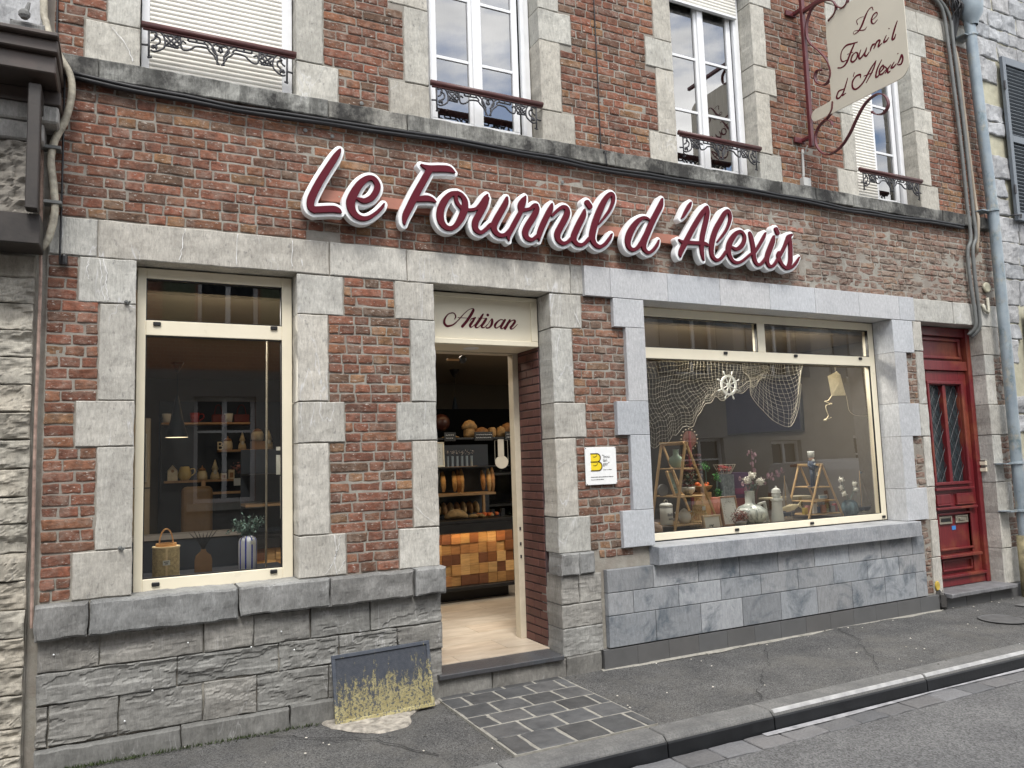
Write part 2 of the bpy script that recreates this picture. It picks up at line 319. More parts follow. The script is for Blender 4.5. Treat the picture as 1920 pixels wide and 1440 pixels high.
D_sign=[[(1.231,3.642,.008),(1.22,3.622,.016),(1.197,3.582,.023),(1.162,3.523,.025),(1.1,3.415,.026),(1.05,3.311,.027),(1.035,3.26,.026),(1.039,3.225,.024),(1.06,3.208,.02)],[(1.039,3.221,.02),(1.069,3.215,.023),(1.12,3.223,.024),(1.181,3.232,.024),(1.211,3.228,.02),(1.233,3.215,.006)],[(1.336,3.325,.006),(1.363,3.317,.016),(1.395,3.314,.019),(1.441,3.342,.022),(1.474,3.393,.023),(1.481,3.435,.022),(1.456,3.473,.02),(1.415,3.472,.02),(1.365,3.429,.026),(1.324,3.364,.03),(1.298,3.297,.032),(1.304,3.244,.028),(1.331,3.206,.023),(1.375,3.191,.018),(1.421,3.203,.015),(1.471,3.241,.013),(1.509,3.282,.012),(1.525,3.309,.007)],[(1.797,3.621,.008),(1.829,3.609,.018),(1.873,3.605,.025),(1.943,3.615,.026),(2.003,3.619,.024),(2.046,3.601,.006)],[(1.858,3.596,.025),(1.807,3.503,.026),(1.756,3.411,.027),(1.711,3.32,.027),(1.677,3.251,.024),(1.666,3.203,.014),(1.668,3.182,.005)],[(1.765,3.372,.02),(1.829,3.385,.024),(1.868,3.382,.018),(1.897,3.369,.006)],[(2.064,3.453,.018),(2.013,3.439,.02),(1.967,3.39,.026),(1.933,3.319,.028),(1.929,3.256,.028),(1.952,3.207,.023),(1.997,3.19,.018),(2.043,3.214,.02),(2.085,3.274,.026),(2.112,3.34,.028),(2.119,3.399,.023),(2.095,3.44,.018),(2.064,3.453,.018)],[(2.049,3.434,.014),(2.055,3.391,.015),(2.087,3.352,.014),(2.138,3.341,.013),(2.185,3.349,.013),(2.211,3.362,.014)],[(2.211,3.362,.012),(2.248,3.396,.02),(2.281,3.444,.02),(2.295,3.471,.008)],[(2.297,3.446,.014),(2.269,3.389,.024),(2.225,3.315,.026),(2.195,3.258,.026),(2.196,3.209,.023),(2.231,3.186,.017),(2.269,3.207,.016),(2.312,3.251,.016)],[(2.453,3.471,.01),(2.441,3.429,.022),(2.401,3.36,.025),(2.356,3.285,.026),(2.338,3.234,.025),(2.358,3.195,.021),(2.395,3.181,.017),(2.433,3.193,.016),(2.472,3.234,.015)],[(2.461,3.148,.003),(2.454,3.182,.016),(2.483,3.24,.02),(2.523,3.309,.02),(2.559,3.369,.018)],[(2.605,3.498,.008),(2.587,3.463,.024),(2.569,3.425,.03),(2.565,3.389,.022)],[(2.565,3.389,.02),(2.604,3.397,.014),(2.643,3.411,.014),(2.678,3.438,.018),(2.698,3.441,.016)],[(2.695,3.441,.016),(2.699,3.411,.022),(2.663,3.345,.026),(2.622,3.285,.026),(2.594,3.227,.026),(2.604,3.188,.022),(2.639,3.174,.017),(2.668,3.187,.015),(2.703,3.218,.015)],[(2.83,3.47,.008),(2.816,3.43,.022),(2.779,3.364,.024),(2.739,3.288,.024),(2.711,3.219,.02),(2.709,3.171,.003)],[(2.829,3.38,.012),(2.871,3.421,.013),(2.918,3.455,.016),(2.953,3.451,.02),(2.961,3.416,.025),(2.935,3.361,.026),(2.897,3.3,.026),(2.866,3.24,.026),(2.875,3.195,.022),(2.912,3.174,.017),(2.953,3.188,.015),(2.99,3.222,.015)],[(3.117,3.46,.008),(3.106,3.417,.023),(3.067,3.35,.026),(3.028,3.278,.026),(3.007,3.224,.025),(3.029,3.185,.02),(3.07,3.177,.016),(3.107,3.195,.015),(3.151,3.239,.015)],[(3.144,3.516,.026),(3.164,3.492,.026)],[(3.242,3.359,.006),(3.3,3.424,.011),(3.354,3.494,.013),(3.385,3.562,.016),(3.385,3.608,.018),(3.354,3.61,.02),(3.307,3.558,.024),(3.26,3.478,.028),(3.219,3.393,.028),(3.188,3.311,.028),(3.175,3.246,.027),(3.194,3.199,.022),(3.239,3.179,.017),(3.289,3.205,.015),(3.335,3.255,.014),(3.359,3.294,.007)],[(3.722,3.45,.01),(3.693,3.46,.013),(3.655,3.453,.016),(3.61,3.423,.022),(3.558,3.363,.028),(3.523,3.305,.03),(3.506,3.25,.027),(3.514,3.206,.022),(3.548,3.185,.017),(3.591,3.202,.016),(3.631,3.244,.018),(3.679,3.313,.02)],[(3.867,3.638,.01),(3.847,3.584,.024),(3.8,3.509,.025),(3.751,3.43,.026),(3.708,3.352,.026),(3.671,3.28,.026),(3.657,3.22,.024),(3.676,3.185,.018),(3.708,3.177,.015),(3.754,3.206,.014),(3.796,3.256,.012),(3.811,3.29,.006)],[(4.162,3.644,.01),(4.142,3.613,.018),(4.11,3.569,.017),(4.078,3.523,.012),(4.056,3.497,.005)],[(4.328,3.621,.02),(4.274,3.564,.023),(4.209,3.481,.024),(4.15,3.399,.024),(4.099,3.323,.024),(4.048,3.248,.024),(4.022,3.199,.018),(4.022,3.169,.005)],[(4.331,3.622,.02),(4.334,3.576,.022),(4.311,3.502,.024),(4.284,3.428,.024),(4.261,3.354,.024),(4.251,3.287,.023),(4.252,3.221,.019),(4.26,3.179,.011),(4.268,3.163,.004)],[(4.015,3.317,.005),(4.04,3.301,.014),(4.091,3.299,.017),(4.173,3.303,.017),(4.255,3.308,.017),(4.302,3.304,.016),(4.322,3.289,.005)],[(4.422,3.335,.006),(4.478,3.392,.011),(4.532,3.455,.012),(4.571,3.527,.015),(4.582,3.582,.018),(4.563,3.619,.018),(4.524,3.595,.022),(4.47,3.521,.025),(4.415,3.443,.026),(4.376,3.362,.026),(4.355,3.284,.026),(4.356,3.217,.022),(4.389,3.18,.017),(4.432,3.184,.015),(4.47,3.213,.014),(4.51,3.26,.014)],[(4.581,3.305,.012),(4.624,3.293,.017),(4.675,3.315,.02),(4.717,3.362,.02),(4.73,3.413,.018),(4.705,3.449,.016),(4.661,3.447,.018),(4.608,3.405,.024),(4.56,3.342,.027),(4.539,3.277,.027),(4.551,3.225,.022),(4.584,3.185,.017),(4.633,3.175,.015),(4.691,3.197,.013),(4.744,3.233,.012),(4.791,3.267,.012)],[(4.791,3.458,.01),(4.801,3.43,.022),(4.813,3.377,.024),(4.821,3.319,.024),(4.822,3.26,.024),(4.831,3.212,.022),(4.857,3.18,.017),(4.892,3.183,.015),(4.927,3.21,.015),(4.969,3.254,.014)],[(4.979,3.473,.008),(4.952,3.431,.015),(4.908,3.372,.015),(4.865,3.318,.014),(4.823,3.27,.012)],[(5.075,3.453,.01),(5.058,3.406,.024),(5.023,3.343,.026),(4.988,3.28,.026),(4.973,3.224,.023),(4.992,3.181,.018),(5.028,3.177,.015),(5.063,3.202,.014),(5.1,3.245,.014)],[(5.107,3.517,.024),(5.121,3.488,.024)],[(5.1,3.245,.012),(5.152,3.31,.016),(5.19,3.364,.016),(5.229,3.429,.019),(5.253,3.467,.02),(5.292,3.488,.012)],[(5.265,3.453,.018),(5.267,3.382,.023),(5.262,3.311,.023),(5.252,3.239,.023),(5.22,3.183,.018)],[(5.122,3.313,.012),(5.112,3.277,.022),(5.131,3.228,.02),(5.167,3.189,.017),(5.213,3.175,.016),(5.275,3.196,.014),(5.327,3.24,.013),(5.369,3.292,.006)]]
D_artisan=[[(2.152,2.614,.0015),(2.164,2.635,.005),(2.155,2.657,.004),(2.135,2.662,.004),(2.103,2.649,.004),(2.077,2.614,.007),(2.072,2.584,.009),(2.089,2.563,.008),(2.113,2.564,.007),(2.145,2.576,.005),(2.182,2.608,.004),(2.227,2.656,.003),(2.269,2.692,.0025),(2.297,2.703,.003),(2.309,2.699,.007),(2.305,2.685,.01),(2.284,2.651,.0105),(2.25,2.604,.0105),(2.215,2.565,.0105)],[(2.182,2.63,.002),(2.21,2.629,.002),(2.255,2.63,.002)],[(2.277,2.607,.0012),(2.289,2.624,.0035),(2.302,2.628,.0055),(2.322,2.635,.0065)],[(2.318,2.63,.005),(2.299,2.605,.009),(2.279,2.578,.01),(2.282,2.563,.006),(2.297,2.567,.003),(2.322,2.589,.002)],[(2.387,2.666,.006),(2.365,2.633,.01),(2.339,2.598,.01),(2.322,2.574,.009),(2.328,2.561,.006),(2.346,2.566,.003),(2.372,2.588,.002)],[(2.344,2.635,.002),(2.414,2.635,.002)],[(2.412,2.632,.009),(2.393,2.604,.01),(2.373,2.577,.009),(2.379,2.564,.006),(2.398,2.568,.003),(2.421,2.59,.002)],[(2.426,2.662,.011),(2.426,2.662,.011)],[(2.412,2.575,.0015),(2.438,2.61,.002),(2.454,2.63,.003),(2.461,2.631,.007),(2.461,2.612,.01),(2.454,2.588,.009),(2.437,2.568,.006),(2.416,2.562,.005),(2.41,2.567,.004)],[(2.554,2.63,.003),(2.536,2.633,.004),(2.51,2.618,.006),(2.485,2.59,.009),(2.485,2.571,.007),(2.5,2.567,.004),(2.53,2.588,.003),(2.556,2.62,.003)],[(2.57,2.632,.008),(2.551,2.605,.01),(2.534,2.577,.009),(2.537,2.564,.005),(2.555,2.57,.003),(2.581,2.598,.002)],[(2.611,2.632,.008),(2.589,2.599,.01),(2.568,2.566,.01)],[(2.589,2.591,.002),(2.62,2.624,.003),(2.646,2.635,.005),(2.655,2.624,.009),(2.636,2.597,.009),(2.616,2.575,.009),(2.622,2.564,.005),(2.644,2.574,.003),(2.675,2.603,.002)]]
D_psign=[[(-.873,5.277,.004),(-.865,5.306,.004),(-.831,5.301,.005),(-.794,5.261,.009),(-.755,5.202,.01),(-.718,5.171,.007),(-.678,5.164,.003),(-.664,5.182,.002),(-.688,5.191,.002),(-.735,5.167,.004),(-.778,5.151,.005),(-.802,5.164,.002)],[(-.715,5.232,.003),(-.708,5.268,.004),(-.734,5.279,.002),(-.778,5.27,.002)],[(-.854,5.193,.003),(-.905,5.21,.004),(-.904,5.238,.005),(-.869,5.23,.007),(-.849,5.191,.008),(-.867,5.156,.005),(-.907,5.169,.003)],[(-.699,5.08,.004),(-.642,5.094,.007),(-.585,5.108,.008),(-.535,5.082,.005),(-.519,5.029,.006),(-.533,4.985,.006),(-.585,4.975,.003)],[(-.664,5.078,.007),(-.625,5.026,.01),(-.571,4.951,.01),(-.522,4.936,.006),(-.482,4.951,.006)],[(-.589,5.024,.003),(-.647,5.015,.003)],[(-.674,5.001,.004),(-.639,4.989,.008),(-.62,4.952,.008),(-.639,4.929,.008),(-.675,4.94,.008),(-.692,4.977,.008),(-.674,5.001,.004)],[(-.725,4.995,.004),(-.701,4.947,.008),(-.713,4.923,.008),(-.766,4.954,.008),(-.783,4.984,.004)],[(-.783,4.984,.004),(-.759,4.938,.008),(-.774,4.915,.008),(-.804,4.935,.004)],[(-.841,4.986,.004),(-.824,4.959,.008),(-.815,4.938,.004)],[(-.828,4.963,.004),(-.848,4.98,.008),(-.868,4.977,.004)],[(-.882,4.989,.004),(-.866,4.963,.008),(-.851,4.941,.004)],[(-.86,4.956,.004),(-.89,4.988,.008),(-.913,4.98,.008),(-.894,4.938,.008),(-.93,4.949,.004)],[(-.976,4.993,.004),(-.948,4.952,.008),(-.972,4.947,.008),(-.995,4.964,.004)],[(-1.005,5.04,.004),(-1.007,5.035,.004)],[(-1.085,5.061,.004),(-1.056,5.009,.008),(-1.026,4.938,.008),(-1.044,4.929,.008),(-1.062,4.958,.004)],[(-.528,4.735,.004),(-.469,4.737,.008),(-.444,4.691,.008),(-.475,4.677,.008),(-.526,4.715,.004)],[(-.573,4.812,.004),(-.534,4.733,.008),(-.506,4.686,.008),(-.542,4.688,.004)],[(-.644,4.828,.004),(-.63,4.8,.004)],[(-.701,4.755,.004),(-.7,4.784,.008),(-.655,4.788,.008),(-.618,4.755,.008),(-.617,4.704,.008),(-.651,4.676,.008),(-.721,4.701,.008),(-.806,4.785,.008),(-.862,4.829,.004)],[(-.862,4.827,.004),(-.827,4.765,.008),(-.753,4.686,.004)],[(-.737,4.753,.004),(-.819,4.744,.004)],[(-.915,4.81,.004),(-.869,4.754,.008),(-.848,4.696,.008),(-.866,4.687,.008),(-.888,4.705,.004)],[(-.887,4.711,.004),(-.926,4.731,.008),(-.921,4.758,.008),(-.889,4.735,.008),(-.885,4.697,.008),(-.912,4.689,.008),(-.945,4.707,.004)],[(-.94,4.739,.004),(-.959,4.705,.008),(-.963,4.674,.008),(-.984,4.678,.004)],[(-.994,4.727,.004),(-.961,4.704,.008),(-.937,4.68,.004)],[(-1.026,4.735,.004),(-.997,4.703,.008),(-1.017,4.696,.008),(-1.044,4.712,.004)],[(-1.064,4.788,.004),(-1.068,4.789,.004)],[(-1.054,4.702,.004),(-1.082,4.736,.008),(-1.098,4.761,.008),(-1.105,4.725,.008),(-1.088,4.69,.008),(-1.058,4.695,.004)]]
D_scroll=[[(-.483,5.581),(-.39,5.641),(-.263,5.654),(-.191,5.574),(-.166,5.445),(-.196,5.332),(-.288,5.209),(-.365,5.085),(-.399,4.973),(-.385,4.896),(-.321,4.868),(-.249,4.918),(-.223,4.983),(-.247,5.036),(-.297,5.023)],[(-.483,5.581),(-.508,5.515),(-.484,5.454),(-.421,5.431)],[(-.509,5.525),(-.558,5.47),(-.606,5.469),(-.633,5.506),(-.627,5.572),(-.572,5.625)],[(-.372,4.468),(-.363,4.503),(-.304,4.539),(-.226,4.513),(-.181,4.436),(-.186,4.349),(-.242,4.259),(-.324,4.212),(-.448,4.237),(-.549,4.318),(-.64,4.432),(-.727,4.514),(-.817,4.542),(-.881,4.528),(-.929,4.472),(-.938,4.4),(-.887,4.355),(-.824,4.373),(-.784,4.41)],[(-.4,4.675),(-.384,4.604),(-.33,4.554),(-.285,4.541)]]

D_orn=[[(-.414,.262),(-.412,.075)],[(-.42,.076),(-.395,.084)],[(-.452,.152),(-.412,.158)],[(-.406,.261),(-.366,.263),(-.336,.242),(-.322,.202),(-.326,.164),(-.346,.141),(-.382,.122),(-.402,.128)],[(-.404,.243),(-.378,.249),(-.37,.232),(-.384,.2),(-.401,.189)],[(-.372,.137),(-.37,.156),(-.388,.161),(-.396,.146),(-.384,.143)],[(-.372,.224),(-.353,.212),(-.353,.185),(-.374,.164)],[(-.318,.236),(-.246,.173)],[(-.318,.209),(-.265,.169)],[(-.292,.255),(-.232,.195)],[(-.312,.18),(-.258,.252)],[(-.29,.172),(-.238,.241)],[(-.265,.169),(-.232,.209)],[(-.328,.239),(-.232,.242)],[(-.322,.175),(-.246,.172)],[(-.261,.265),(-.238,.238),(-.232,.195),(-.222,.17),(-.194,.171),(-.169,.187),(-.146,.206),(-.087,.211),(-.062,.189),(-.037,.167),(-.013,.119)],[(-.232,.209),(-.222,.225),(-.202,.213)],[(-.242,.253),(-.136,.255),(-.078,.252),(-.047,.225),(-.023,.175),(-.021,.143)],[(-.19,.232),(-.136,.233),(-.087,.233),(-.073,.214)],[(-.192,.259),(-.19,.232)],[(-.144,.254),(-.14,.232)],[(-.097,.253),(-.094,.234)],[(-.009,.262),(-.042,.238),(-.05,.208),(-.037,.189),(-.016,.171)],[(-.025,.241),(-.006,.237),(-.013,.2)],[(-.025,.119),(-.004,.116)]]
D_netA_b=[(3.954,1.636),(4.095,1.638),(4.242,1.705),(4.319,1.761),(4.493,1.824),(4.608,1.954),(4.737,2.044),(4.832,2.063),(5.035,2.119),(5.203,2.183),(5.376,2.268)]
D_netB_l=[(5.139,2.4),(5.183,2.146),(5.314,2.035)]
D_netB_b=[(5.242,2.065),(5.365,1.947),(5.474,1.847),(5.64,1.788),(5.73,1.819),(5.831,1.96)]
D_kite=[[(6.387,2.348),(6.254,2.295),(6.286,2.098),(6.496,2.106),(6.422,2.315)],[(6.286,2.098),(6.234,2.051),(6.187,2.044),(6.268,2.018),(6.202,2.004),(6.205,1.951),(6.223,1.898),(6.178,1.859),(6.264,1.885)],[(6.496,2.106),(6.509,2.045),(6.527,1.951),(6.619,1.903),(6.835,1.896)]]
D_wheel=[[(4.884,2.179),(4.892,2.277),(4.809,2.178),(4.847,2.313),(4.96,2.18)]]
# ================================================================ ground
mb=MB(); mb.add([(-60,-1.37,-.113),(-60,-60,-.113),(90,-60,-.113),(90,-1.37,-.113)],[(0,1,2,3)]); struct(mb.obj('road',M_ROAD))
def sheet(x0,x1,y0,y1,z,cell,amp,seed):
    mb=MB(); nx=max(2,int((x1-x0)/cell)); ny=max(2,int((y1-y0)/cell)); X,Y=np.meshgrid(np.linspace(x0,x1,nx+1),np.linspace(y0,y1,ny+1),indexing='ij')
    Z=z+fbm(X*1.3,Y*1.3,0,seed)*amp; V=np.stack([X,Y,Z],-1).reshape(-1,3); I=np.arange((nx+1)*(ny+1)).reshape(nx+1,ny+1)
    return mb.add(V,np.stack([I[:-1,:-1],I[1:,:-1],I[1:,1:],I[:-1,1:]],-1).reshape(-1,4))
struct(sheet(-3,14,-1.19,.06,-.004,.05,.007,3).obj('pavement',M_ASPH,smooth=True))
mb=MB().box(-60,-3,-1.19,.05,-.3,-.004).box(14,90,-1.19,.05,-.3,-.006); struct(mb.obj('pavement_beyond',M_ASPH))
mb=MB(); x=-8.0
kx=[-8,-6.9,-5.8,-4.7,-3.6,-2.5,-1.4,-.3,.75,1.75,2.72,3.52,4.93,6.3,7.4,8.5,9.6,10.7,11.8,13,14.2]
for a,b in zip(kx[:-1],kx[1:]):
    t=T(1,.1); mb.add([(xx,y,z) for xx in (a+.004,b-.004) for y,z in ((-1.19,.004),(-1.343,.004),(-1.368,-.021),(-1.345,-.2),(-1.19,-.2))],[(i,(i+1)%5,5+(i+1)%5,5+i) for i in range(5)]+[(4,3,2,1,0),(5,6,7,8,9)],t,0)
struct(mb.obj('kerb',M_KERB,bevel=.006))
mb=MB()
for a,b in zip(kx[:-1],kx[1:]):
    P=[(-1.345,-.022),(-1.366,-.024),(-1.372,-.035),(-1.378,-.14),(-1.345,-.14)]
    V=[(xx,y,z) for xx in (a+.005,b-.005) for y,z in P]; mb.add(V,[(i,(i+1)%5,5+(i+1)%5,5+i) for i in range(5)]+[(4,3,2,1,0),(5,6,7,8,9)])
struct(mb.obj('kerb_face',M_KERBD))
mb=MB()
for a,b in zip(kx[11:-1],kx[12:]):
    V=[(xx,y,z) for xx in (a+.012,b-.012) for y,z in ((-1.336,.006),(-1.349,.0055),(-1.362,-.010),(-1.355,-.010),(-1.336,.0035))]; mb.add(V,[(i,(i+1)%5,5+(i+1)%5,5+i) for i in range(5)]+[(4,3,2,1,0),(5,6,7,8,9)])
struct(mb.obj('kerb_white_edge',M_KERBL))  # narrow whitish strip along the upper front edge of the kerb
mb=MB(); x=-8.0; j=0
while x<16:
    L=.24+random.random()*.05; mb.hf(x+.004,x+L-.004,-1.55,-1.385,0,.05,cell=.05,er=.006,amp=.004,c=T(1,.25),seed=j); x+=L; j+=1
g=MB()
for v in mb.v: v[:,:]=v[:,[0,2,1]]*np.array([1,1,-1])
for i,v in enumerate(mb.v): v[:,2]-=.104
struct(mb.obj('gutter_paving',stone('gutter_stone',(.07,.07,.073),(.17,.17,.175),0,.1,.0,.6,True)))
mb=MB(); X=np.linspace(3.4,14,90); 
V=[];
for i,xx in enumerate(X):
    w0=.05+.05*vn(xx*2,0,0,4); V+= [(xx,-1.388,-.098),(xx,-1.40-w0*.5,-.098)]
mb.add(V,[(2*i,2*i+1,2*i+3,2*i+2) for i in range(len(X)-1)]); struct(mb.obj('gutter_lime_deposit',simple('lime_deposit',(.30,.30,.31),.7,var=.4,scale=14)))
# paver patch before the shop door
mb=MB(); gr=MB().box(1.865,2.80,-1.185,-.03,-.05,.0105); rows=[(-.03,-.09),(-.105,-.29),(-.305,-.50),(-.515,-.70),(-.715,-.92),(-.935,-1.18)]
for k,(a,b) in enumerate(rows):
    x=1.875-(.10 if k%2 else .0); L=.235
    while x<2.79:
        x0=max(1.875,x+.010); x1=min(2.79,x+L-.010)
        if x1-x0>.03: mb.hf(x0,x1,b,a,0,.04,cell=.04,er=.004,amp=.003,jit=.003,c=T(1,.25),seed=k*9+int(x*10))
        x+=L
for v in mb.v:
    y=v[:,2].copy(); zz=-v[:,1].copy(); v[:,1]=y; v[:,2]=zz+.014; v[:,0]-=.05*(v[:,1]+.6)*.2
struct(gr.obj('paving_grout',M_GROUT)); struct(mb.obj('paving_slabs',M_SLATE))
def blob(name,pts,z,mat,th=.006,k=6):
    P=[p for p in cmr(pts+[pts[0]],k)][:-1]; n=len(P); P=[(p[0]+.012*vn(p[0]*25,p[1]*25,0,2),p[1]+.012*vn(p[0]*25,p[1]*25,5,2)) for p in P]
    c=(sum(p[0] for p in P)/n,sum(p[1] for p in P)/n); V=[(p[0],p[1],z+th-.014) for p in P]; rg=[.975,.93,.8,.62,.42,.2]
    for q in rg: V+=[((p[0]-c[0])*q+c[0],(p[1]-c[1])*q+c[1],z+th-(.003 if q>.97 else 0)+.004*vn(p[0]*q*30,p[1]*30,q,3)) for p in P]
    V+=[(*c,z+th)]; m_=len(rg)
    return struct(MB().add(V,[(k*n+i,k*n+(i+1)%n,(k+1)*n+(i+1)%n,(k+1)*n+i) for k in range(m_) for i in range(n)]+[(m_*n+i,m_*n+(i+1)%n,(m_+1)*n) for i in range(n)]).obj(name,mat,smooth=True))
blob('mortar_patch',[(1.08,-.03),(1.13,-.2),(1.27,-.37),(1.40,-.44),(1.54,-.40),(1.60,-.28),(1.68,-.16),(1.86,-.10),(1.86,-.04),(1.5,-.02)],.0,M_PATCH,.009)
mb=MB(); X=np.linspace(3.15,7.0,120); V=[]
for xx in X: V+=[(xx,-.02,.006),(xx,-.062-.018*vn(xx*4,0,0,8)-.01*vn(xx*19,0,0,3),.0065),(xx,-.075-.018*vn(xx*4,0,0,8),-.006)]
mb.add(V,[(3*i+a,3*i+a+1,3*i+a+4,3*i+a+3) for i in range(len(X)-1) for a in (0,1)]); struct(mb.obj('mortar_line',M_GROUT))
mb=MB().lathe([(.19,0),(.20,.008),(.185,.010),(.18,.004)],7.05,-.62,40,cap=False); mb.lathe([(.181,.001),(.181,.004),(.02,.005)],7.05,-.62,40); o=mb.obj('manhole_cover',simple('manhole_metal',(.10,.10,.10),.7,.3,var=.3,bump=.3)); tag(o,'small round metal cover set in the pavement near the red door','manhole cover')
mb=MB()
for p in ((7.75,-.32),(7.95,-.8)): mb.box(p[0],p[0]+1.6,p[1]-.16,p[1]+.05,.002,.007,rz=.05)
struct(mb.obj('concrete_slab',M_KERB))
# small moss and weeds along the wall foot
mb=MB()
for i in range(900):
    x=-.4+random.random()**1.6*1.5; y=-.075-abs(random.gauss(0,.018)); h=.006+random.random()*.02; a=random.random()*6.3; s_=.004+random.random()*.006
    g=random.uniform(.5,1.3); mb.add([(x,y,0),(x+math.cos(a)*s_,y+math.sin(a)*s_,0),(x+random.gauss(0,.008),y+random.gauss(0,.008)-.004,h)],[(0,1,2)],(g,g,g,1))
o=mb.obj('moss',simple('moss_green',(.045,.065,.02),.9,tint=True)); o['label']='low green moss and weeds along the foot of the left wall'; o['category']='moss'; o['kind']='stuff'
# ================================================================ the shop house
H=thing('shop_house','old red brick bakery house with bluestone quoins, two shop windows and a red door','building')
XL,XR,ZT=-.42,8.45,6.75
QL=[(2.82,2.553,1),(2.553,1.983,0),(1.983,1.717,1),(1.717,1.133,0),(1.133,.868,1)]
QU=[(4.01,4.27,1),(4.27,4.845,0),(4.845,5.105,1),(5.105,5.70,0),(5.70,5.96,1)]
OPEN=[(.04,.97,.85,2.82),(1.92,2.85,.13,2.82),(3.69,6.66,.85,2.81),(7.14,8.12,.13,2.82)]
UW=[(.04,.97,-.26,-.145,1.255,1.155),(1.92,2.84,1.62,1.73,3.14,3.03),(4.16,5.09,3.87,3.97,5.365,5.265),(6.385,7.31,6.10,6.20,7.605,7.505)]
blocks=[]     # (x0,x1,z0,z1,set)
KC=[0]
def qcol(levels,xa,xlong,xshort,st):
    KC[0]+=1; st=st+str(KC[0])
    for a,b,l in levels:
        z0,z1=min(a,b),max(a,b); x=xlong if l else xshort; blocks.append((min(xa,x),max(xa,x),z0,z1,st))
qcol(QL,.04,-.265,-.155,'q');qcol(QL,.97,1.275,1.172,'q');qcol(QL,1.92,1.63,1.735,'q');qcol(QL,2.85,3.13,3.035,'q')
RJ=[(2.82,2.515,1),(2.515,1.985,0),(1.985,1.665,1),(1.665,1.17,0),(1.17,.85,1),(.85,.49,0),(.49,.13,1)]
for a,b,l in RJ: blocks.append((7.0 if l else 7.02,7.14,b,a,'qj'))
for a,b,x in [(2.82,2.515,8.41),(2.515,2.30,8.285),(2.30,1.985,8.285),(1.985,1.665,8.42),(1.665,1.17,8.28),(1.17,.85,8.40),(.85,.49,8.29),(.49,.13,8.42)]: blocks.append((8.12,x,b,a,'qk'))
for x0,x1,a,b,c,d in UW: qcol(QU,x0,a,b,'u'); qcol(QU,x1,c,d,'u')
lj=[XL,-.17,1.185,1.72,3.04,3.16]; 
for a,b in zip(lj[:-1],lj[1:]): blocks.append((a,b,2.82,3.05,'ql'))
for a,b in ((7.005,7.665),(7.665,8.28),(8.28,8.43)): blocks.append((a,b,2.82,3.055,'qm'))
ul=[XL,-.17,1.18,1.7,3.05,3.48,3.98,5.3,5.74,6.2,7.49,8.0,XR]
for a,b in zip(ul[:-1],ul[1:]): blocks.append((a,b,5.96,6.20,'ul'))
excl=[(b[0],b[1],b[2],b[3]) for b in blocks]+OPEN+[(u[0],u[1],4.01,5.96) for u in UW]+[(XL,XR,3.885,4.01),(XL,1.92,0,.868),(2.84,3.2,0,.868),(3.2,7.02,0,.16),(3.52,6.82,.85,2.83),(3.2,6.83,.14,.76),(3.2,7.0,2.83,3.03)]
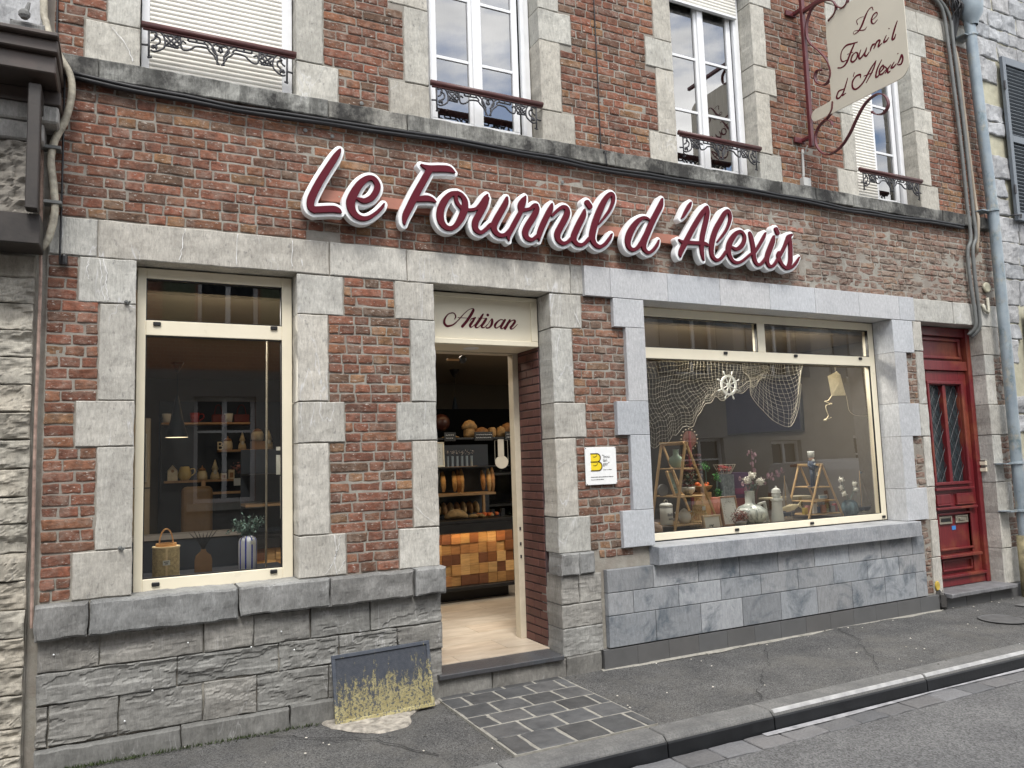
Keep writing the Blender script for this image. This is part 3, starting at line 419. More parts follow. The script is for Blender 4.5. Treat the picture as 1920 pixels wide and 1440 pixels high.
# bricks
def intervals(z0,z1,xa,xb,ex):
    cuts=[(xa,xb)]
    for a,b,c,d in ex:
        if c<z1-.012 and d>z0+.012:
            n=[]
            for p,q in cuts:
                if b<=p or a>=q: n.append((p,q)); continue
                if a>p: n.append((p,a))
                if b<q: n.append((b,q))
            cuts=n
    return [c for c in cuts if c[1]-c[0]>.035]
PAL=[(.205,.068,.047),(.18,.056,.042),(.235,.088,.052),(.155,.052,.040),(.26,.125,.066),(.125,.058,.045),(.20,.078,.052),(.105,.064,.050),(.215,.066,.047),(.18,.064,.046),(.21,.07,.05),(.19,.062,.045)]
def brickset(ex,xa,xb,ztop,zbot,pitch,yf=0,worn=None,seed=1,pal=PAL,bright=True):
    rs=np.random.RandomState(seed); L=[]
    k=0; z1=ztop
    while z1>zbot+.02:
        z0=z1-pitch; gx0=xa-.3-(0.16 if k%2 else 0)-rs.rand()*.05; edges=[]
        x=gx0; q=int(rs.randint(2))
        mode=rs.rand()
        while x<xb+.3:
            ln=(.212 if (q%2==0) else .105) if mode<.75 else .108
            if mode<.75 and rs.rand()<.35: q+=1
            edges.append((x,x+ln)); x+=ln+.0; q+=1
        for p,r in intervals(z0,z1,xa,xb,ex):
            row=[[max(a,p),min(b,r)] for a,b in edges if min(b,r)-max(a,p)>.004]
            out_=[]
            for e in row:
                if e[1]-e[0]<.05 and out_ : out_[-1][1]=e[1]
                else: out_.append(e)
            if len(out_)>1 and out_[0][1]-out_[0][0]<.05: out_[1][0]=out_[0][0]; out_.pop(0)
            for e in out_: L.append((e[0],e[1],z0,z1))
        z1=z0; k+=1
    A=np.array(L); n=len(A); J=rs.uniform(.0038,.0075,(n,2)); Jz=rs.uniform(.0042,.007,(n,2))
    x0=A[:,0]+J[:,0]; x1=A[:,1]-J[:,1]; z0=A[:,2]+Jz[:,0]; z1=A[:,3]-Jz[:,1]
    cx=(x0+x1)/2; cz=(z0+z1)/2; W=np.zeros(n) if worn is None else worn(cx,cz)
    u=np.array([0,0,.05,.35,.65,.95,1,1.]); v=np.array([0,0,.12,.5,.88,1,1.]); nu,nv=len(u),len(v)
    er=.0022; U,Vv=np.meshgrid(u,v,indexing='ij'); U=U.ravel(); Vv=Vv.ravel()
    X=x0[:,None]+(x1-x0)[:,None]*U; Z=z0[:,None]+(z1-z0)[:,None]*Vv
    ii,jj=np.meshgrid(range(nu),range(nv),indexing='ij'); ii=ii.ravel(); jj=jj.ravel()
    ring=(ii==0)|(ii==nu-1)|(jj==0)|(jj==nv-1); edge=((ii==1)|(ii==nu-2)|(jj==1)|(jj==nv-2))&~ring; corner=((ii<=1)|(ii>=nu-2))&((jj<=1)|(jj>=nv-2))
    amp=(.0016+.006*W)[:,None]
    prot=rs.normal(0,.0018,(n,1)); tilt=rs.normal(0,.012,(n,1))
    Y=yf-.006+prot+fbm(X*17,Z*23,0,seed)*amp+tilt*(X-cx[:,None])+W[:,None]*(.0005+.009*np.clip(fbm(X*9,Z*14,2,seed+3),0,1))
    Y=np.where(edge,Y+er+W[:,None]*.003,Y); Y=np.where(ring,yf+.03,Y)
    jx=(.0018+.004*W)[:,None]
    qX=fbm(X*31,Z*29,5,seed+1)*jx*1.5; qZ=fbm(X*23,Z*31,9,seed+2)*jx*1.4
    rnd=np.where(corner,.0012,0.)
    Xn=X+qX+rnd*np.sign(cx[:,None]-X); Zn=Z+qZ+rnd*.7*np.sign(cz[:,None]-Z)
    ar=rs.normal(0,.008,(n,1)); Zn=Zn+ar*(X-cx[:,None])
    V3=np.stack([Xn,Y,Zn],-1).reshape(-1,3)
    I=np.arange(nu*nv).reshape(nu,nv); q=np.stack([I[:-1,:-1],I[1:,:-1],I[1:,1:],I[:-1,1:]],-1).reshape(-1,4)
    F=(q[None]+(np.arange(n)*nu*nv)[:,None,None]).reshape(-1,4)
    P=np.array(pal); P=P*.68+P.mean(0)*.32; ci=rs.choice(len(P),n); C=P[ci]*np.array([.90,1.04,.90])*rs.uniform(.74,1.26,(n,1)); g=C.mean(1,keepdims=True); C=C*(1-.3*W[:,None])+g*.3*W[:,None]
    # newer smooth salmon bricks in two courses right of the lettering
    if bright:
        br=(cz>3.58)&(cz<3.635)&(((cx>3.05)&(cx<3.32))|((cx>4.55)&(cx<5.6))|((cx>3.55)&(cx<4.1)))
        C[br]=np.array([.29,.125,.09])*rs.uniform(.85,1.15,(br.sum(),1)); W=np.where(br,0,W)
    C4=np.concatenate([np.repeat(C[:,None],nu*nv,1),np.repeat(W[:,None,None],nu*nv,1)],-1).reshape(-1,4)
    return V3,F,C4
def wornf(x,z):
    a=np.clip((x-2.9)/1.6,0,1)*np.clip((3.95-z)/.5,0,1)*np.clip((z-0)/.3,0,1)
    return np.clip(a*(.72+.35*vn(x*1.7,z*2.2,0,5))+.10,0,1)
V3,F,C4=brickset(excl,XL,XR,2.82,.15,.065,worn=wornf); mb=MB(); mb.add(V3,F,C4)
V3,F,C4=brickset(excl,XL,XR,3.885,3.05,.0642,worn=wornf,seed=2); mb.add(V3,F,C4)
V3,F,C4=brickset(excl,XL,XR,ZT,4.01,.065,worn=lambda x,z:np.full(x.shape,.05),seed=3,bright=False); mb.add(V3,F,C4)
mb.obj('brick_wall',M_BRICK,H)
# wall core (mortar) with openings
def core(mb,xa,xb,za,zb,holes,y0,y1):
    xs=sorted({xa,xb,*[h[0] for h in holes],*[h[1] for h in holes]})
    for a,b in zip(xs[:-1],xs[1:]):
        z=za
        for h in sorted([h for h in holes if h[0]<=a+1e-6 and h[1]>=b-1e-6],key=lambda h:h[2]):
            if h[2]>z: mb.box(a,b,y0,y1,z,h[2])
            z=h[3]
        if z<zb: mb.box(a,b,y0,y1,z,zb)
hol=[(a-.03,b+.03,c-.03,d+.03) for a,b,c,d in OPEN]+[(u[0]-.03,u[1]+.03,3.99,5.99) for u in UW]
mb=MB(); core(mb,XL,XR,-.1,ZT,hol,.0003,.34); mb.obj('mortar_core',M_MORTAR,H)
# stone blocks
for key in sorted({b[4] for b in blocks}):
    name,mt=('stone_lintel' if key in('ql','qm','ul') else 'stone_quoins'),(M_STONE if key[0]=='q' else M_STONE_U)
    mb=MB()
    for i,(a,b,c,d,st) in enumerate(blocks):
        if st!=key: continue
        t=T(1,.13); y=-.010+random.uniform(-.004,.003); mb.hf(a+.0035,b-.0035,c+.0035,d-.0035,y,.20,cell=.022,er=.005,amp=.0022,jit=.0035,c=t,seed=i*3,fr=16)
    mb.obj(name,mt,H)
mb=MB(); sj=[XL-.02,-.18,1.175,1.73,3.06,3.42,3.48,3.985,5.3,5.73,6.23,7.57,8.03,8.42]
for i,(a,b) in enumerate(zip(sj[:-1],sj[1:])): mb.hf(a+.002,b-.002,3.886,4.01,-.055+random.uniform(-.004,.004),.22,cell=.02,er=.007,amp=.004,jit=.004,c=T(1,.16),seed=i+50,fr=14)
mb.obj('string_course',M_BAND,H)
# left dado: cap stones, rough blocks, plinth
mb=MB()
def brk(X,Z): return -.0+.02*np.clip(fbm(X*5,Z*9,0,77),.25,1)
for i,(a,b) in enumerate([(-.43,-.175),(-.17,.61),(.615,1.155),(1.16,1.71)]):
    mb.hf(a,b-.004,.68+(.012 if i>1 else 0),.865,-.085+random.uniform(-.006,.006),.28,cell=.022,er=.012,amp=.009,jit=.006,c=T(1,.12),seed=i+80,fr=7)
mb.hf(1.715,1.925,.70,.87,-.10,.25,cell=.022,er=.012,amp=.009,jit=.006,c=T(1.1,.1),seed=88)
mb.obj('window_ledge_stones',M_SILL,H); mb=MB()
mb.hf(2.845,3.0,.71,.868,-.055,.2,cell=.022,er=.01,amp=.006,jit=.005,c=T(1.2,.1),seed=89); mb.hf(3.003,3.135,.71,.868,-.05,.2,cell=.022,er=.01,amp=.006,jit=.005,c=T(1.2,.1),seed=90)
mb.obj('pier_cap_stones',M_SILL,H)
mb=MB(); rows=[(.50,.69,[-.42,-.12,.42,.70,1.04,1.42,1.915]),(.33,.50,[-.42,.28,.85,1.22,1.6,1.915]),(.115,.33,[-.42,-.36,-.02,.42,.72,1.15,1.45,1.62,1.915])]
def rough(X,Z):
    q=fbm(X*2.2+fbm(X*5,Z*5,3,12)*.2,Z*11,0,70,4); return .0062*np.floor(np.clip(q*3.2+.3,0,3))*(fbm(X*1.3,Z*3,4,73)>.08)+.004*np.abs(fbm(X*9,Z*30,1,71))
for k,(a,b,xs) in enumerate(rows):
    for i,(p,q) in enumerate(zip(xs[:-1],xs[1:])):
        dz=random.uniform(-.006,.006); mb.hf(p+.004,q-.004,a+.003,b-.003+dz*0,-.03+random.uniform(-.008,.008),.2,cell=.011,er=.005,amp=.003,jit=.005,c=T(1.15,.14),seed=k*20+i+200,fr=8,fn=rough)
mb.obj('dado_blocks',M_DADO,H); mb=MB()
rows=[(.50,.71,[2.85,3.0,3.2]),(.33,.50,[2.85,3.2]),(.13,.33,[2.85,3.2])]
for k,(a,b,xs) in enumerate(rows):
    for i,(p,q) in enumerate(zip(xs[:-1],xs[1:])): mb.hf(p+.002,q-.003,a+.003,b-.003,-.025,.3,cell=.011,er=.007,amp=.005,jit=.005,c=T(1.55,.1),seed=k*20+i+300,fr=8,fn=rough)
mb.obj('dado_blocks',M_DADO,H)
mb=MB()
for i,(p,q,zt) in enumerate([(-.42,.30,.105),(.30,.905,.115),(.91,1.60,.125),(1.60,2.27,.125),(2.275,2.86,.125),(2.865,3.17,.135)]): mb.hf(p+.002,q-.002,-.05,zt,-.07 if i<3 else -.035,.2,cell=.025,er=.008,amp=.004,jit=.005,c=T(.95,.12),seed=i+400,fr=9)
mb.obj('plinth_stones',M_DADO,H)
# sawn bluestone dressing round the wide shop window
mb=MB(); dz=MB()
def slab(a,b,c,d,y=-.045,t=None,bk=.22,M_=None): (M_ or mb).hf(a+.0015,b-.0015,c+.0015,d-.0015,y,bk,cell=.08,er=.003,amp=.0004,jit=.0004,c=t or T(1,.09),seed=int(a*99))
cx_=[3.145,3.385,3.945,4.50,5.07,5.63,6.21,6.78,7.005]
for a,b in zip(cx_[:-1],cx_[1:]): slab(a,b,2.812,3.05,bk=.04 if b<3.6 else .22)
for a,b,x in [(2.81,2.58,3.40),(2.58,1.995,3.508),(1.995,1.73,3.392),(1.73,1.15,3.505),(1.15,.87,3.40)]: slab(x,3.695,b,a)
for a,b,x in [(2.81,2.49,6.955),(2.49,1.99,6.83),(1.99,1.67,6.955),(1.67,1.17,6.825),(1.17,.865,6.965)]: slab(6.655,x,b,a)
mb.obj('window_surround',M_CLAD,H)
mb=MB(); mb.hf(3.665,5.10,.725,.862,-.125,.32,cell=.08,er=.004,amp=.0005,jit=.0005,c=T(1,.05)); mb.hf(5.102,6.735,.725,.862,-.125,.32,cell=.08,er=.004,amp=.0005,jit=.0005,c=T(1,.05)); mb.obj('shop_window_sill',stone('sill_bluestone',(.24,.255,.275),(.40,.41,.43),0,.3,.15,.55,False,.35),H)
mb=MB()
for zb,zt,xs in [(.55,.722,[3.23,3.655,4.095,4.525,4.955,5.385,5.815,6.24,6.675,6.85]),(.382,.55,[3.23,3.46,3.89,4.32,4.75,5.175,5.605,6.04,6.47,6.85]),(.15,.382,[3.23,3.66,4.10,4.535,4.96,5.39,5.825,6.26,6.69,6.85])]:
    for a,b in zip(xs[:-1],xs[1:]): slab(a+.001,b-.001,zb+.001,zt-.001,-.052,T(1.0,.26),.05)
mb.obj('window_dado_slabs',M_CLADD,H)
mb=MB(); xs=[3.18]+[3.48+.293*i for i in range(13)]; xs=xs[:12]+[6.73,7.01]
for a,b in zip(xs[:-1],xs[1:]): mb.box(a+.001,b-.001,-.048,.02,-.05,.142,T(1,.06))
for a,b in ((7.12,7.42),(7.42,7.80),(7.80,8.45)): mb.box(a+.002,b-.002,-.045,.02,-.08,.125,T(.95,.1))
mb.obj('plinth_tiles',M_TILE,H,bevel=.0015)
mb=MB()   # broken hole at the corner by the red door
for i in range(26): mb.box(7.0+random.random()*.12,7.05+random.random()*.12,-.05+random.random()*.03,.0,-.02+random.random()*.12,.04+random.random()*.12,T(random.choice((.5,1,2.2)),.3),rz=random.random(),ry=random.random()*3)
mb.obj('broken_plinth_corner',simple('rubble',(.09,.085,.08),.8,var=.5,tint=True),H)
mb=MB(); mb.hf(7.095,8.15,.108,.145,-.12,.30,cell=.05,er=.005,amp=.002,jit=.002); mb.obj('door_step',stone('step_stone',(.12,.12,.125),(.25,.25,.26),0,.1,.3,.6),H)
mb=MB(); mb.hf(1.872,2.83,.128,.16,-.065,.24,cell=.05,er=.004,amp=.0008,jit=.001); mb.box(1.93,2.84,.0,.17,.02,.127); mb.obj('door_step',stone('black_step_stone',(.030,.031,.034),(.085,.085,.09),0,.05,0,.35,False,.3),H)
# ---- upper windows
def upwin(i,x0,x1):
    c=M_WPVC; Wd=MB(); yF,yB=.14,.21
    Wd.frame(x0+.005,x1-.005,4.015,5.955,.05,yF,yB); Wd.box(x1-.09,x1-.056,yF-.02,yF+.02,4.07,5.9).box(x0+.056,x0+.07,yF-.02,yF+.02,4.07,5.9)
    xa,xb=x0+.07,x1-.105; mid=(xa+xb)/2
    for a,b in ((xa,mid-.004),(mid+.004,xb)):
        Wd.frame(a,b,4.07,5.90,.052,yF+.008,yF+.05)
    Wd.box(mid-.03,mid+.03,yF-.012,yF+.02,4.075,5.895)
    o=Wd.obj('window',c,H,bevel=.004)
    for a,b in ((xa+.052,mid-.056),(mid+.056,xb-.052)):
        for z in (4.615,5.12): MB().box(a,b,yF+.018,yF+.04,z-.011,z+.011).obj('glazing_bar',c,o)
    g=MB(); g.add([(xa+.04,.168,4.1),(xb-.04,.168,4.1),(xb-.04,.168,5.87),(xa+.04,.168,5.87)],[(0,1,2,3)]); g.obj('pane',M_UGLASS,o)
    MB().box(x0+.005,x1-.005,.10,.138,4.012,4.05).obj('sill',M_WPVC,o,bevel=.003)
    return o
def slats(a,b,z0,z1,y,parent,box=None):
    mb=MB(); z=z1; p=.0305
    while z>z0+.01:
        V=[];k=6
        for j in range(k+1):
            t=j/k; V+=[(a,y-.006*math.sin(PI*t)-(0 if 0<t<1 else -.002),z-p*t),(b,y-.006*math.sin(PI*t)-(0 if 0<t<1 else -.002),z-p*t)]
        mb.add(V,[(2*j,2*j+2,2*j+3,2*j+1) for j in range(k)]); z-=p
    mb.obj('roller_shutter',M_SHUT,parent)
for i,u in enumerate(UW):
    o=upwin(i,u[0],u[1])
    if i==0: slats(u[0]+.05,u[1]-.07,4.03,5.9,.105,o); MB().box(u[0]+.004,u[0]+.05,.09,.139,4.05,5.95).box(u[1]-.07,u[1]-.004,.09,.139,4.05,5.95).obj('shutter_guide',M_WPVC,o,bevel=.003)
    if i==2: slats(u[0]+.05,u[1]-.07,5.60,5.95,.10,o); MB().box(u[0]+.05,u[1]-.07,.085,.12,5.58,5.60).obj('shutter_guide',M_WPVC,o)
    if i==3: slats(u[0]+.05,u[0]+.43,4.06,5.9,.118,o)
    # curtain and dark room behind
    cu=MB(); n=60; xs=np.linspace(u[0]-.02,u[1]+.02,n); V=[]
    for k,x in enumerate(xs): yy=.40+.018*math.sin(k*1.3)+.01*math.sin(k*.37); V+=[(x,yy,4.0),(x,yy,5.96)]
    cu.add(V,[(2*k,2*k+2,2*k+3,2*k+1) for k in range(n-1)]); cu.obj('curtain',simple('grey_net_curtain',(.05,.055,.055),.9,bump=0),o,smooth=True)
    # cast iron guard
    G=MB(); cxm=(u[0]+u[1])/2-.008; sc_=(u[1]-u[0])/.93
    for st in D_orn:
        P=cmr(st,4) if len(st)>2 else st
        for sgn in (1,-1): G.tube([(cxm+sgn*p[0]*sc_,-.03,4.01+p[1]) for p in P],.0064,6)
    G.ball((cxm,-.032,4.245),.012,8); G.ball((cxm,-.032,4.21),.010,8)
    for sgn in (1,-1): G.ball((cxm+sgn*.375*sc_,-.032,4.235),.010,8); G.ball((cxm+sgn*.38*sc_,-.032,4.16),.009,8)
    g=G.obj('window_guard',M_IRON,o,smooth=True)
    hr=MB().tube([(u[0]+.001,-.03,4.293),(u[1]-.001,-.03,4.293)],.021,12); hr.box(u[0]+.01,u[1]-.01,-.038,-.022,4.262,4.272); hr.obj('handrail',M_MAROONR,g,smooth=True)
MB().box(XL+.02,XR-.02,.5,.52,3.9,6.7).obj('upper_room_back',simple('dark_room',(.03,.03,.03),.9,bump=0),H)
MB().box(XL,XR,-.02,3,ZT,ZT+.02).box(XL,XR,5.5,5.9,0,ZT).box(XL-.0,XL+.02,.35,5.5,0,ZT).box(XR-.02,XR,.35,5.5,0,ZT).obj('outer_walls',M_MORTAR,H)
rf=MB(); rf.add([(XL,-.3,ZT+.02),(XR,-.3,ZT+.02),(XR,3,ZT+2.6),(XL,3,ZT+2.6),(XL,6,ZT+.02),(XR,6,ZT+.02)],[(0,1,2,3),(3,2,5,4),(0,3,4),(1,5,2)]); rf.obj('roof',simple('roof_slate',(.07,.075,.08),.6),H)
# ---- left shop window
def weep(parent,pts,y):
    for x,z in pts: MB().box(x-.022,x+.022,y-.009,y+.004,z-.012,z+.012).obj('drain_cap',M_BLACK,parent,bevel=.004)
def band(mb,x0,x1,z0,z1,ys): mb.box(x0,x1,ys[0],ys[1],z0,z1)
o=MB().box(.044,.093,.138,.20,.857,2.815).box(.902,.966,.138,.20,.857,2.815).box(.093,.902,.138,.20,.857,.932).box(.093,.902,.138,.20,2.398,2.49).box(.093,.902,.138,.20,2.752,2.815).obj('shop_window',M_CREAM,H,bevel=.003)
g=MB()
for z0,z1 in ((.925,2.405),(2.483,2.76)): g.add([(.085,.175,z0),(.91,.175,z0),(.91,.175,z1),(.085,.175,z1)],[(0,1,2,3)])
g.obj('pane',M_GLASS,o)
r=MB().frame(.093,.902,.932,2.398,.006,.146,.176).frame(.093,.902,2.49,2.752,.006,.146,.176); r.obj('black_gasket',M_BLACK,o)
weep(o,[(.155,2.468),(.85,2.475),(.165,.90),(.845,.912)],.134)
# ---- wide shop window
o=MB().box(3.70,3.765,.178,.25,.872,2.805).box(6.585,6.652,.178,.25,.872,2.805).box(3.765,6.585,.178,.25,.872,.932).box(3.765,6.585,.178,.25,2.375,2.467).box(3.765,6.585,.178,.25,2.733,2.805).box(5.118,5.207,.178,.25,2.467,2.733).obj('shop_window',M_CREAM,H,bevel=.003)
g=MB(); 
for x0,x1 in ((3.755,5.13),(5.195,6.6)): g.add([(x0,.213,2.46),(x1,.213,2.46),(x1,.215,2.74),(x0,.215,2.74)],[(0,1,2,3)])
TILT=.040
g.add([(3.755,.195,.92),(6.6,.195,.92),(6.6,.195+TILT,2.39),(3.755,.195+TILT,2.39)],[(0,1,2,3)]); g.obj('pane',M_GLASS,o)
r=MB().frame(3.765,6.585,.932,2.375,.006,.186,.20).frame(3.765,5.118,2.467,2.733,.006,.186,.215).frame(5.207,6.585,2.467,2.733,.006,.186,.215); r.obj('black_gasket',M_BLACK,o)
weep(o,[(3.78,2.44),(4.72,2.445),(5.57,2.447),(6.44,2.447),(3.79,.905),(4.73,.903),(5.63,.90),(6.60,.90)],.174)
# ---- shop entrance: header panel, passage, frame
o=MB().box(1.924,2.846,.20,.54,2.43,2.812).box(1.924,2.846,.185,.20,2.43,2.47).box(1.924,2.846,.185,.20,2.78,2.812).box(2.79,2.846,.185,.20,2.47,2.78).box(1.924,1.97,.185,.20,2.47,2.78).obj('door_header',M_CREAM,H,bevel=.004)
outline_obj('lettering',contours(D_artisan,0,.0016),.003,M_RED,o,FRONT(.1985))
MB().lathe([(.055,0),(.062,.004),(.062,.008)],2.35,.36,24,z=2.421).obj('downlight',M_WPVC,o,smooth=True)
mb=MB(); t_=simple('painted_passage_brick',(.115,.05,.042),.6,var=.2,tint=True)
z=.165; k=0
while z<2.43:
    y=.205-(.1 if k%2 else 0)
    while y<.55:
        a,b=max(y,.202),min(y+.2,.552)
        if b-a>.02: mb.box(2.846,2.87,a+.004,b-.004,z+.004,min(z+.056,2.43),T(1,.18))
        y+=.2
    z+=.064;k+=1
mb.obj('passage_brick',t_,H,bevel=.002); MB().box(2.852,3.0,.20,.56,.13,2.44).obj('passage_joint',simple('dark_joint',(.07,.045,.045),.9),H)
MB().box(1.90,1.915,.2,.56,.13,2.44).obj('passage_side',M_CREAMD,H)
o=MB().box(2.80,2.852,.555,.64,.165,2.42).box(1.8,2.852,.555,.64,2.42,2.50).obj('entrance_frame',M_CREAMD,H,bevel=.003)
for z in (1.02,.90,.80): MB().box(2.815,2.828,.549,.556,z-.012,z+.012).obj('strike_plate',M_IRON,o)
# ---- red house door
yD=.16; MR=M_RDOOR
fr=MB().box(7.14,7.20,yD-.01,yD+.08,.145,2.815).box(8.055,8.118,yD-.03,yD+.08,.145,2.815).box(7.20,8.055,yD-.01,yD+.08,2.72,2.815).box(7.20,8.055,yD-.015,yD+.08,2.355,2.455); 
D=fr.obj('house_door',MR,H,bevel=.006,seg=2)
p=MB().box(7.2,8.055,yD+.03,yD+.06,2.455,2.72).frame(7.24,8.0,2.48,2.70,.03,yD+.005,yD+.03).obj('top_panel',MR,D,bevel=.006,seg=2)
lf=MB().box(7.205,7.40,yD+.01,yD+.06,.15,2.35).box(7.92,8.05,yD+.01,yD+.06,.15,2.35).box(7.40,7.92,yD+.01,yD+.06,2.20,2.35).box(7.635,7.685,yD+.0,yD+.06,1.16,2.20).box(7.40,7.92,yD+.01,yD+.06,.93,1.16).box(7.40,7.92,yD+.035,yD+.06,.15,.93)
lf.box(7.36,7.98,yD-.03,yD+.02,1.11,1.135).box(7.34,8.0,yD-.035,yD+.02,.915,.94).box(7.34,8.0,yD-.04,yD+.03,.43,.46).box(7.22,8.05,yD-.045,yD+.03,.235,.262).box(7.22,8.04,yD-.02,yD+.03,.15,.235)
lf.box(7.38,7.60,yD-.012,yD+.02,.97,1.07).box(7.70,7.97,yD-.012,yD+.02,.97,1.07).box(7.38,7.62,yD-.02,yD+.02,.955,.97).box(7.69,7.99,yD-.02,yD+.02,.955,.97).box(7.39,7.41,yD-.0,yD+.04,.50,.88).box(7.92,7.94,yD-.0,yD+.04,.50,.88).box(7.41,7.92,yD-.0,yD+.04,.86,.88).box(7.41,7.92,yD-.0,yD+.04,.50,.52).frame(7.42,7.9,.29,.41,.02,yD+.01,yD+.04).frame(7.37,7.95,1.165,2.24,.03,yD-.02,yD+.01)
L_=lf.obj('door_leaf',MR,D,bevel=.005,seg=2)
MB().box(7.40,7.92,yD+.05,yD+.056,1.16,2.2).obj('glass',simple('dark_obscured_glass',(.03,.04,.045),.12,var=.3,bump=.2,scale=20),L_)
for xa,xb in ((7.405,7.635),(7.685,7.915)):
    wdt=xb-xa; mb=MB()
    for k in range(-2,9):
        z0=1.16+k*.19
        for s_ in (1,-1):
            A=[(xa,z0),(xb,z0+.38)] if s_>0 else [(xb,z0),(xa,z0+.38)]
            (ax,az),(bx_,bz_)=A; t0=max(0,(1.16-az)/(bz_-az)); t1=min(1,(2.2-az)/(bz_-az))
            if t1>t0: mb.tube([(ax+(bx_-ax)*t0,yD+.03,az+(bz_-az)*t0),(ax+(bx_-ax)*t1,yD+.03,az+(bz_-az)*t1)],.0035,5)
        for xx in (xa+wdt*.0+.004,xa+wdt*.5,xb-.004): mb.ball((xx,yD+.028,z0+.19 if abs(xx-xa-wdt*.5)<.01 else z0),.006,6) if 1.17<(z0+.19 if abs(xx-xa-wdt*.5)<.01 else z0)<2.19 else None
    mb.obj('lattice_grille',M_IRON,L_)
M_STEEL=simple('brushed_brass',(.42,.39,.32),.35,.7,var=.1,bump=.05)
for xa in (7.44,7.70):
    q=MB().frame(xa,xa+.20,.765,.845,.018,yD+.018,yD+.036).box(xa+.018,xa+.182,yD+.026,yD+.036,.783,.827).obj('letter_plate',M_STEEL,L_,bevel=.003)
    MB().box(xa+.025,xa+.175,yD+.020,yD+.027,.79,.82).obj('slot',M_BLACK,q) if xa<7.5 else MB().box(xa+.06,xa+.14,yD+.012,yD+.026,.79,.82).obj('slot_flap',M_STEEL,q,bevel=.004)
MB().box(7.64,7.70,yD+.030,yD+.036,.70,.74).obj('blue_sticker',simple('blue_sticker',(.05,.22,.55),.4),L_)
mb=MB()
for i in range(170):
    x=random.uniform(.3,8.5); y=random.uniform(-1.3,-.03) if i%3 else -.06-abs(random.gauss(0,.05)); s_=random.uniform(.003,.010); a=random.random()*6; g=random.choice([.25,.5,1,2.2,3]); zt=.006
    mb.add([(x+s_*math.cos(a+k*1.26)*random.uniform(.6,1.2),y+s_*math.sin(a+k*1.26)*random.uniform(.6,1.2),zt) for k in range(5)]+[(x,y,zt+s_*.5)],[(k,(k+1)%5,5) for k in range(5)],(g,g*.97,g*.92,1))
o=mb.obj('street_grit',simple('grit',(.20,.195,.18),.9,tint=True,bump=0)); o['kind']='stuff'; o['label']='scattered pale grit and small litter on the pavement'; o['category']='grit'
# cracks across the pavement asphalt
mb=MB()
for x0,y0,dx_,n in ((3.6,-1.18,.05,22),(5.6,-.06,-.045,24),(7.3,-1.15,.06,20),(.7,-.10,.05,20)):
    V=[];x,y=x0,y0
    for k in range(n): V+=[(x,y,.0065),(x+.006+.004*random.random(),y+.003,.0065)]; x+=dx_*random.uniform(.2,1.6); y+=(.045 if y0<-.5 else -.045)*random.uniform(.5,1.5); y=max(-1.18,min(-.05,y))
    mb.add(V,[(2*k,2*k+1,2*k+3,2*k+2) for k in range(n-1)])
struct(mb.obj('pavement_crack',simple('crack_dark',(.012,.012,.012),.95,bump=0)))
# small anchors, nails and the long calcite veins of two quoins
for x,z in ((-.338,.597),(.335,.572),(.687,.5),(.862,.569),(.939,.45),(.012,.189),(.151,.332)): MB().ball((x,-.034,z),.005,8).obj('putty_plug',M_WHITE,H)
for x,z in ((-.006,2.552),(-.016,1.129)): MB().tube([(x,.0,z),(x,-.035,z),(x+.012,-.045,z+.012)],.006,6).ball((x-.01,-.02,z+.012),.012,8).obj('old_hook',M_GCABLE,H)
for x,z in ((1.414,4.047),(1.209,3.778),(1.99,3.80),(3.0,3.70),(1.03,3.79),(4.3,3.40)): MB().lathe([(.012,0),(.014,.006),(.007,.008)],0,0,12).obj('wall_anchor',M_GCABLE,H).matrix_local=Matrix.Translation((x,-.012,z))@Matrix.Rotation(R(90),4,'X')
mb=MB(); rr=random.Random(4)
for pts in ([(1.197,1.125),(1.206,1.03),(1.199,.95),(1.208,.875)],[(1.232,1.12),(1.222,1.05),(1.20,.985),(1.172,.93),(1.135,.885)],[(1.263,.962),(1.238,.92),(1.205,.885)],[(-.158,2.807),(-.146,2.72),(-.15,2.66),(-.127,2.567)],[(-.14,2.809),(-.122,2.73),(-.125,2.66),(-.107,2.568)],[(-.217,2.792),(-.222,2.74),(-.212,2.686)],[(.30,3.04),(.285,2.94),(.27,2.84)],[(.60,3.04),(.60,2.84)],[(.94,3.03),(.94,2.86)],[(1.745,1.28),(1.80,1.22),(1.89,1.16)],[(2.86,1.50),(2.95,1.55),(3.03,1.58)],[(3.05,2.70),(3.09,2.62),(3.11,2.57)],[(-.12,4.24),(-.04,4.15),(.0,4.05)]):
    P=cmr(pts,5); P=[(p[0]+.003*rr.gauss(0,1),p[1]) for p in P]; n=len(P)
    V=[];w_=[rr.uniform(.0008,.0028) for _ in P]
    for i,p in enumerate(P): V+=[(p[0]-w_[i],-.0175,p[1]),(p[0]+w_[i],-.0175,p[1])]
    mb.add(V,[(2*i,2*i+1,2*i+3,2*i+2) for i in range(n-1)])
mb.obj('calcite_veins',simple('calcite',(.66,.66,.65),.7,var=.2,bump=0),H)
